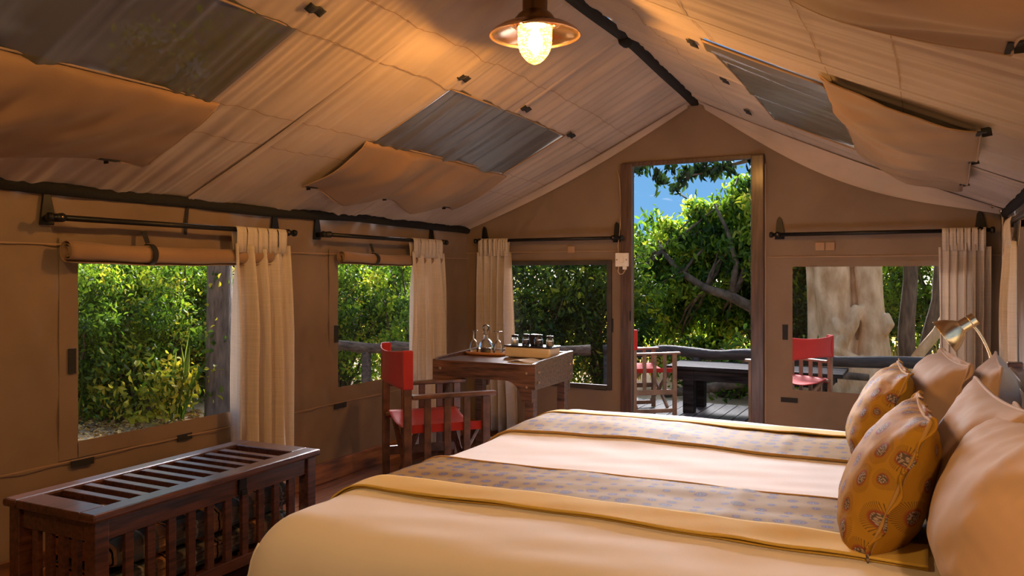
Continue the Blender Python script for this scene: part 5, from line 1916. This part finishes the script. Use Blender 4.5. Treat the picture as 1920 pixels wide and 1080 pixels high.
# folds and knuckles on the near face
mb.tube([(-0.30, -0.14, 0.1), (-0.20, -0.21, 0.45), (-0.10, -0.22, 0.70), (0.02, -0.18, 0.92), (0.06, -0.13, 1.15)], [0.09, 0.085, 0.08, 0.075, 0.06], 12)
mb.tube([(-0.30, -0.17, 0.62), (-0.16, -0.24, 0.58), (-0.02, -0.21, 0.50), (0.12, -0.15, 0.46)], [0.075, 0.075, 0.07, 0.05], 12)
mb.tube([(-0.20, -0.20, 0.98), (-0.13, -0.23, 0.86), (-0.06, -0.22, 0.78)], [0.06, 0.07, 0.05], 12)
mb.tube([(0.38, -0.08, 1.05), (0.42, -0.10, 0.92), (0.36, -0.10, 0.80)], [0.05, 0.07, 0.05], 12)
mb.tube([(-0.05, -0.1, 0.0), (0.02, -0.16, 0.25), (0.10, -0.16, 0.48)], [0.12, 0.10, 0.07], 12)
me0 = mb.mesh('trunk', M_FIG, True)
tmp = bpy.data.objects.new('tmp', me0)
COL.objects.link(tmp)
md = tmp.modifiers.new('r', 'REMESH')
md.mode = 'VOXEL'
md.voxel_size = 0.02
md2 = tmp.modifiers.new('s', 'SMOOTH')
md2.factor = 0.6
md2.iterations = 3
dg = bpy.context.evaluated_depsgraph_get()
me1 = bpy.data.meshes.new_from_object(tmp.evaluated_get(dg))
bpy.data.objects.remove(tmp)
me1.name = 'trunk'
co = np.zeros(len(me1.vertices) * 3, np.float32)
me1.vertices.foreach_get('co', co)
co = co.reshape(-1, 3)
co += 0.008 * np.stack([wob(co[:, 2] * 3, co[:, 1] * 4, 3, 3, 2.0), wob(co[:, 2] * 3, co[:, 0] * 4, 5, 3, 2.0), 0 * co[:, 0]], 1)
me1.vertices.foreach_set('co', co.reshape(-1))
me1.polygons.foreach_set('use_smooth', [True] * len(me1.polygons))
me1.materials.clear()
me1.materials.append(M_FIG)
link(bpy.data.objects.new('trunk', me1), fg)
C, N, D, ln, wd, cc, kk = spray(141, (0.55, 0.4, 3.4), (1.2, 1.0, 0.55), 4500, 80, 0.12, 0.10, 0.5)
leaf_mesh('foliage', C, N, D, ln, wd, L_MID, fg, 141, kk)
mb = MB()
branches(mb, (0.3, 0.1, 2.9), [tuple(p) for p in cc[:12]], 0.05, 3)
mb.build('limb', M_FIG, fg, True)

for k, (x, y, lab, pts, r0) in enumerate((
        (-0.24, 12.0, 'slim brown stem just right of the fig trunk', [(0, 0, -0.1), (-0.02, 0, 0.7), (0.02, 0, 1.5), (0.0, 0.0, 2.6)], 0.12),
        (0.0, 12.2, 'pale stem leaning to the right, nearest the fig trunk', [(-0.18, 0, -0.1), (-0.02, 0, 0.6), (0.10, 0, 1.2), (0.14, 0, 1.7), (0.2, 0.0, 2.7)], 0.09),
        (0.05, 11.8, 'thin stem leaning far right over the other stems', [(-0.3, 0, -0.1), (-0.18, 0, 0.45), (0.05, 0, 0.8), (0.26, 0.02, 1.2), (0.36, 0.02, 1.6), (0.6, 0.1, 2.6)], 0.075))):
    t = thing('young_tree', lab, 'tree', (x, y, -0.27), 0, 'stems right of the fig')
    q = []
    P_ = [Vector(p) for p in pts]
    for i in range(len(P_) - 1):
        for s in range(4):
            q.append(P_[i].lerp(P_[i + 1], s / 4) + Vector((0.008 * math.sin(i * 4 + s), 0, 0)))
    q.append(P_[-1])
    MB().tube(q, [r0 * (1 - 0.4 * i / len(q)) for i in range(len(q))], 12).build('stem', M_FIG if k == 2 else M_BARK, t, True)
    C, N, D, ln, wd, cc, kk = spray(150 + k, tuple(P_[-1]), (0.6, 0.5, 0.4), 1200, 24, 0.1, 0.09)
    leaf_mesh('foliage', C, N, D, ln, wd, L_MID, t, 150 + k, kk)

lg = MB()
lg.tube([(-3.0, 9.9, -0.25), (-2.3, 9.75, -0.10), (-1.7, 9.7, 0.05), (-1.2, 9.75, 0.14), (-0.6, 9.9, 0.10)], [0.05, 0.06, 0.06, 0.05, 0.04], 12)
lg.tube([(-1.7, 9.7, 0.05), (-1.9, 9.6, 0.25), (-2.2, 9.6, 0.38)], [0.04, 0.03, 0.015], 10)
tag(lg.build('fallen_branch', M_BRANCH, None, True), 'dark fallen branch on the ground below the deck table', 'branch')

# dry grass beyond
n = 9000
C = np.stack([r.uniform(-14, 8, n), 11 + 26 * r.rand(n) ** 1.4, np.zeros(n)], 1)
fr = np.clip((np.hypot(C[:, 0] + 1, C[:, 1] - 4) - 12) / 40, 0, 1)
h = 0.25 + 0.35 * r.rand(n)
C[:, 2] = -0.27 + 2.0 * fr ** 1.6 + h * 0.45
D = r.normal(size=(n, 3)) * 0.3 + np.array([0, 0, 1.0])
gs = leaf_mesh('dry_grass', C, r.normal(size=(n, 3)), D, h, 0.03 + 0.03 * r.rand(n), L_STRAW, None, 95)
tag(gs, 'yellow dry grass beyond the trees', 'grass', None, 'stuff')
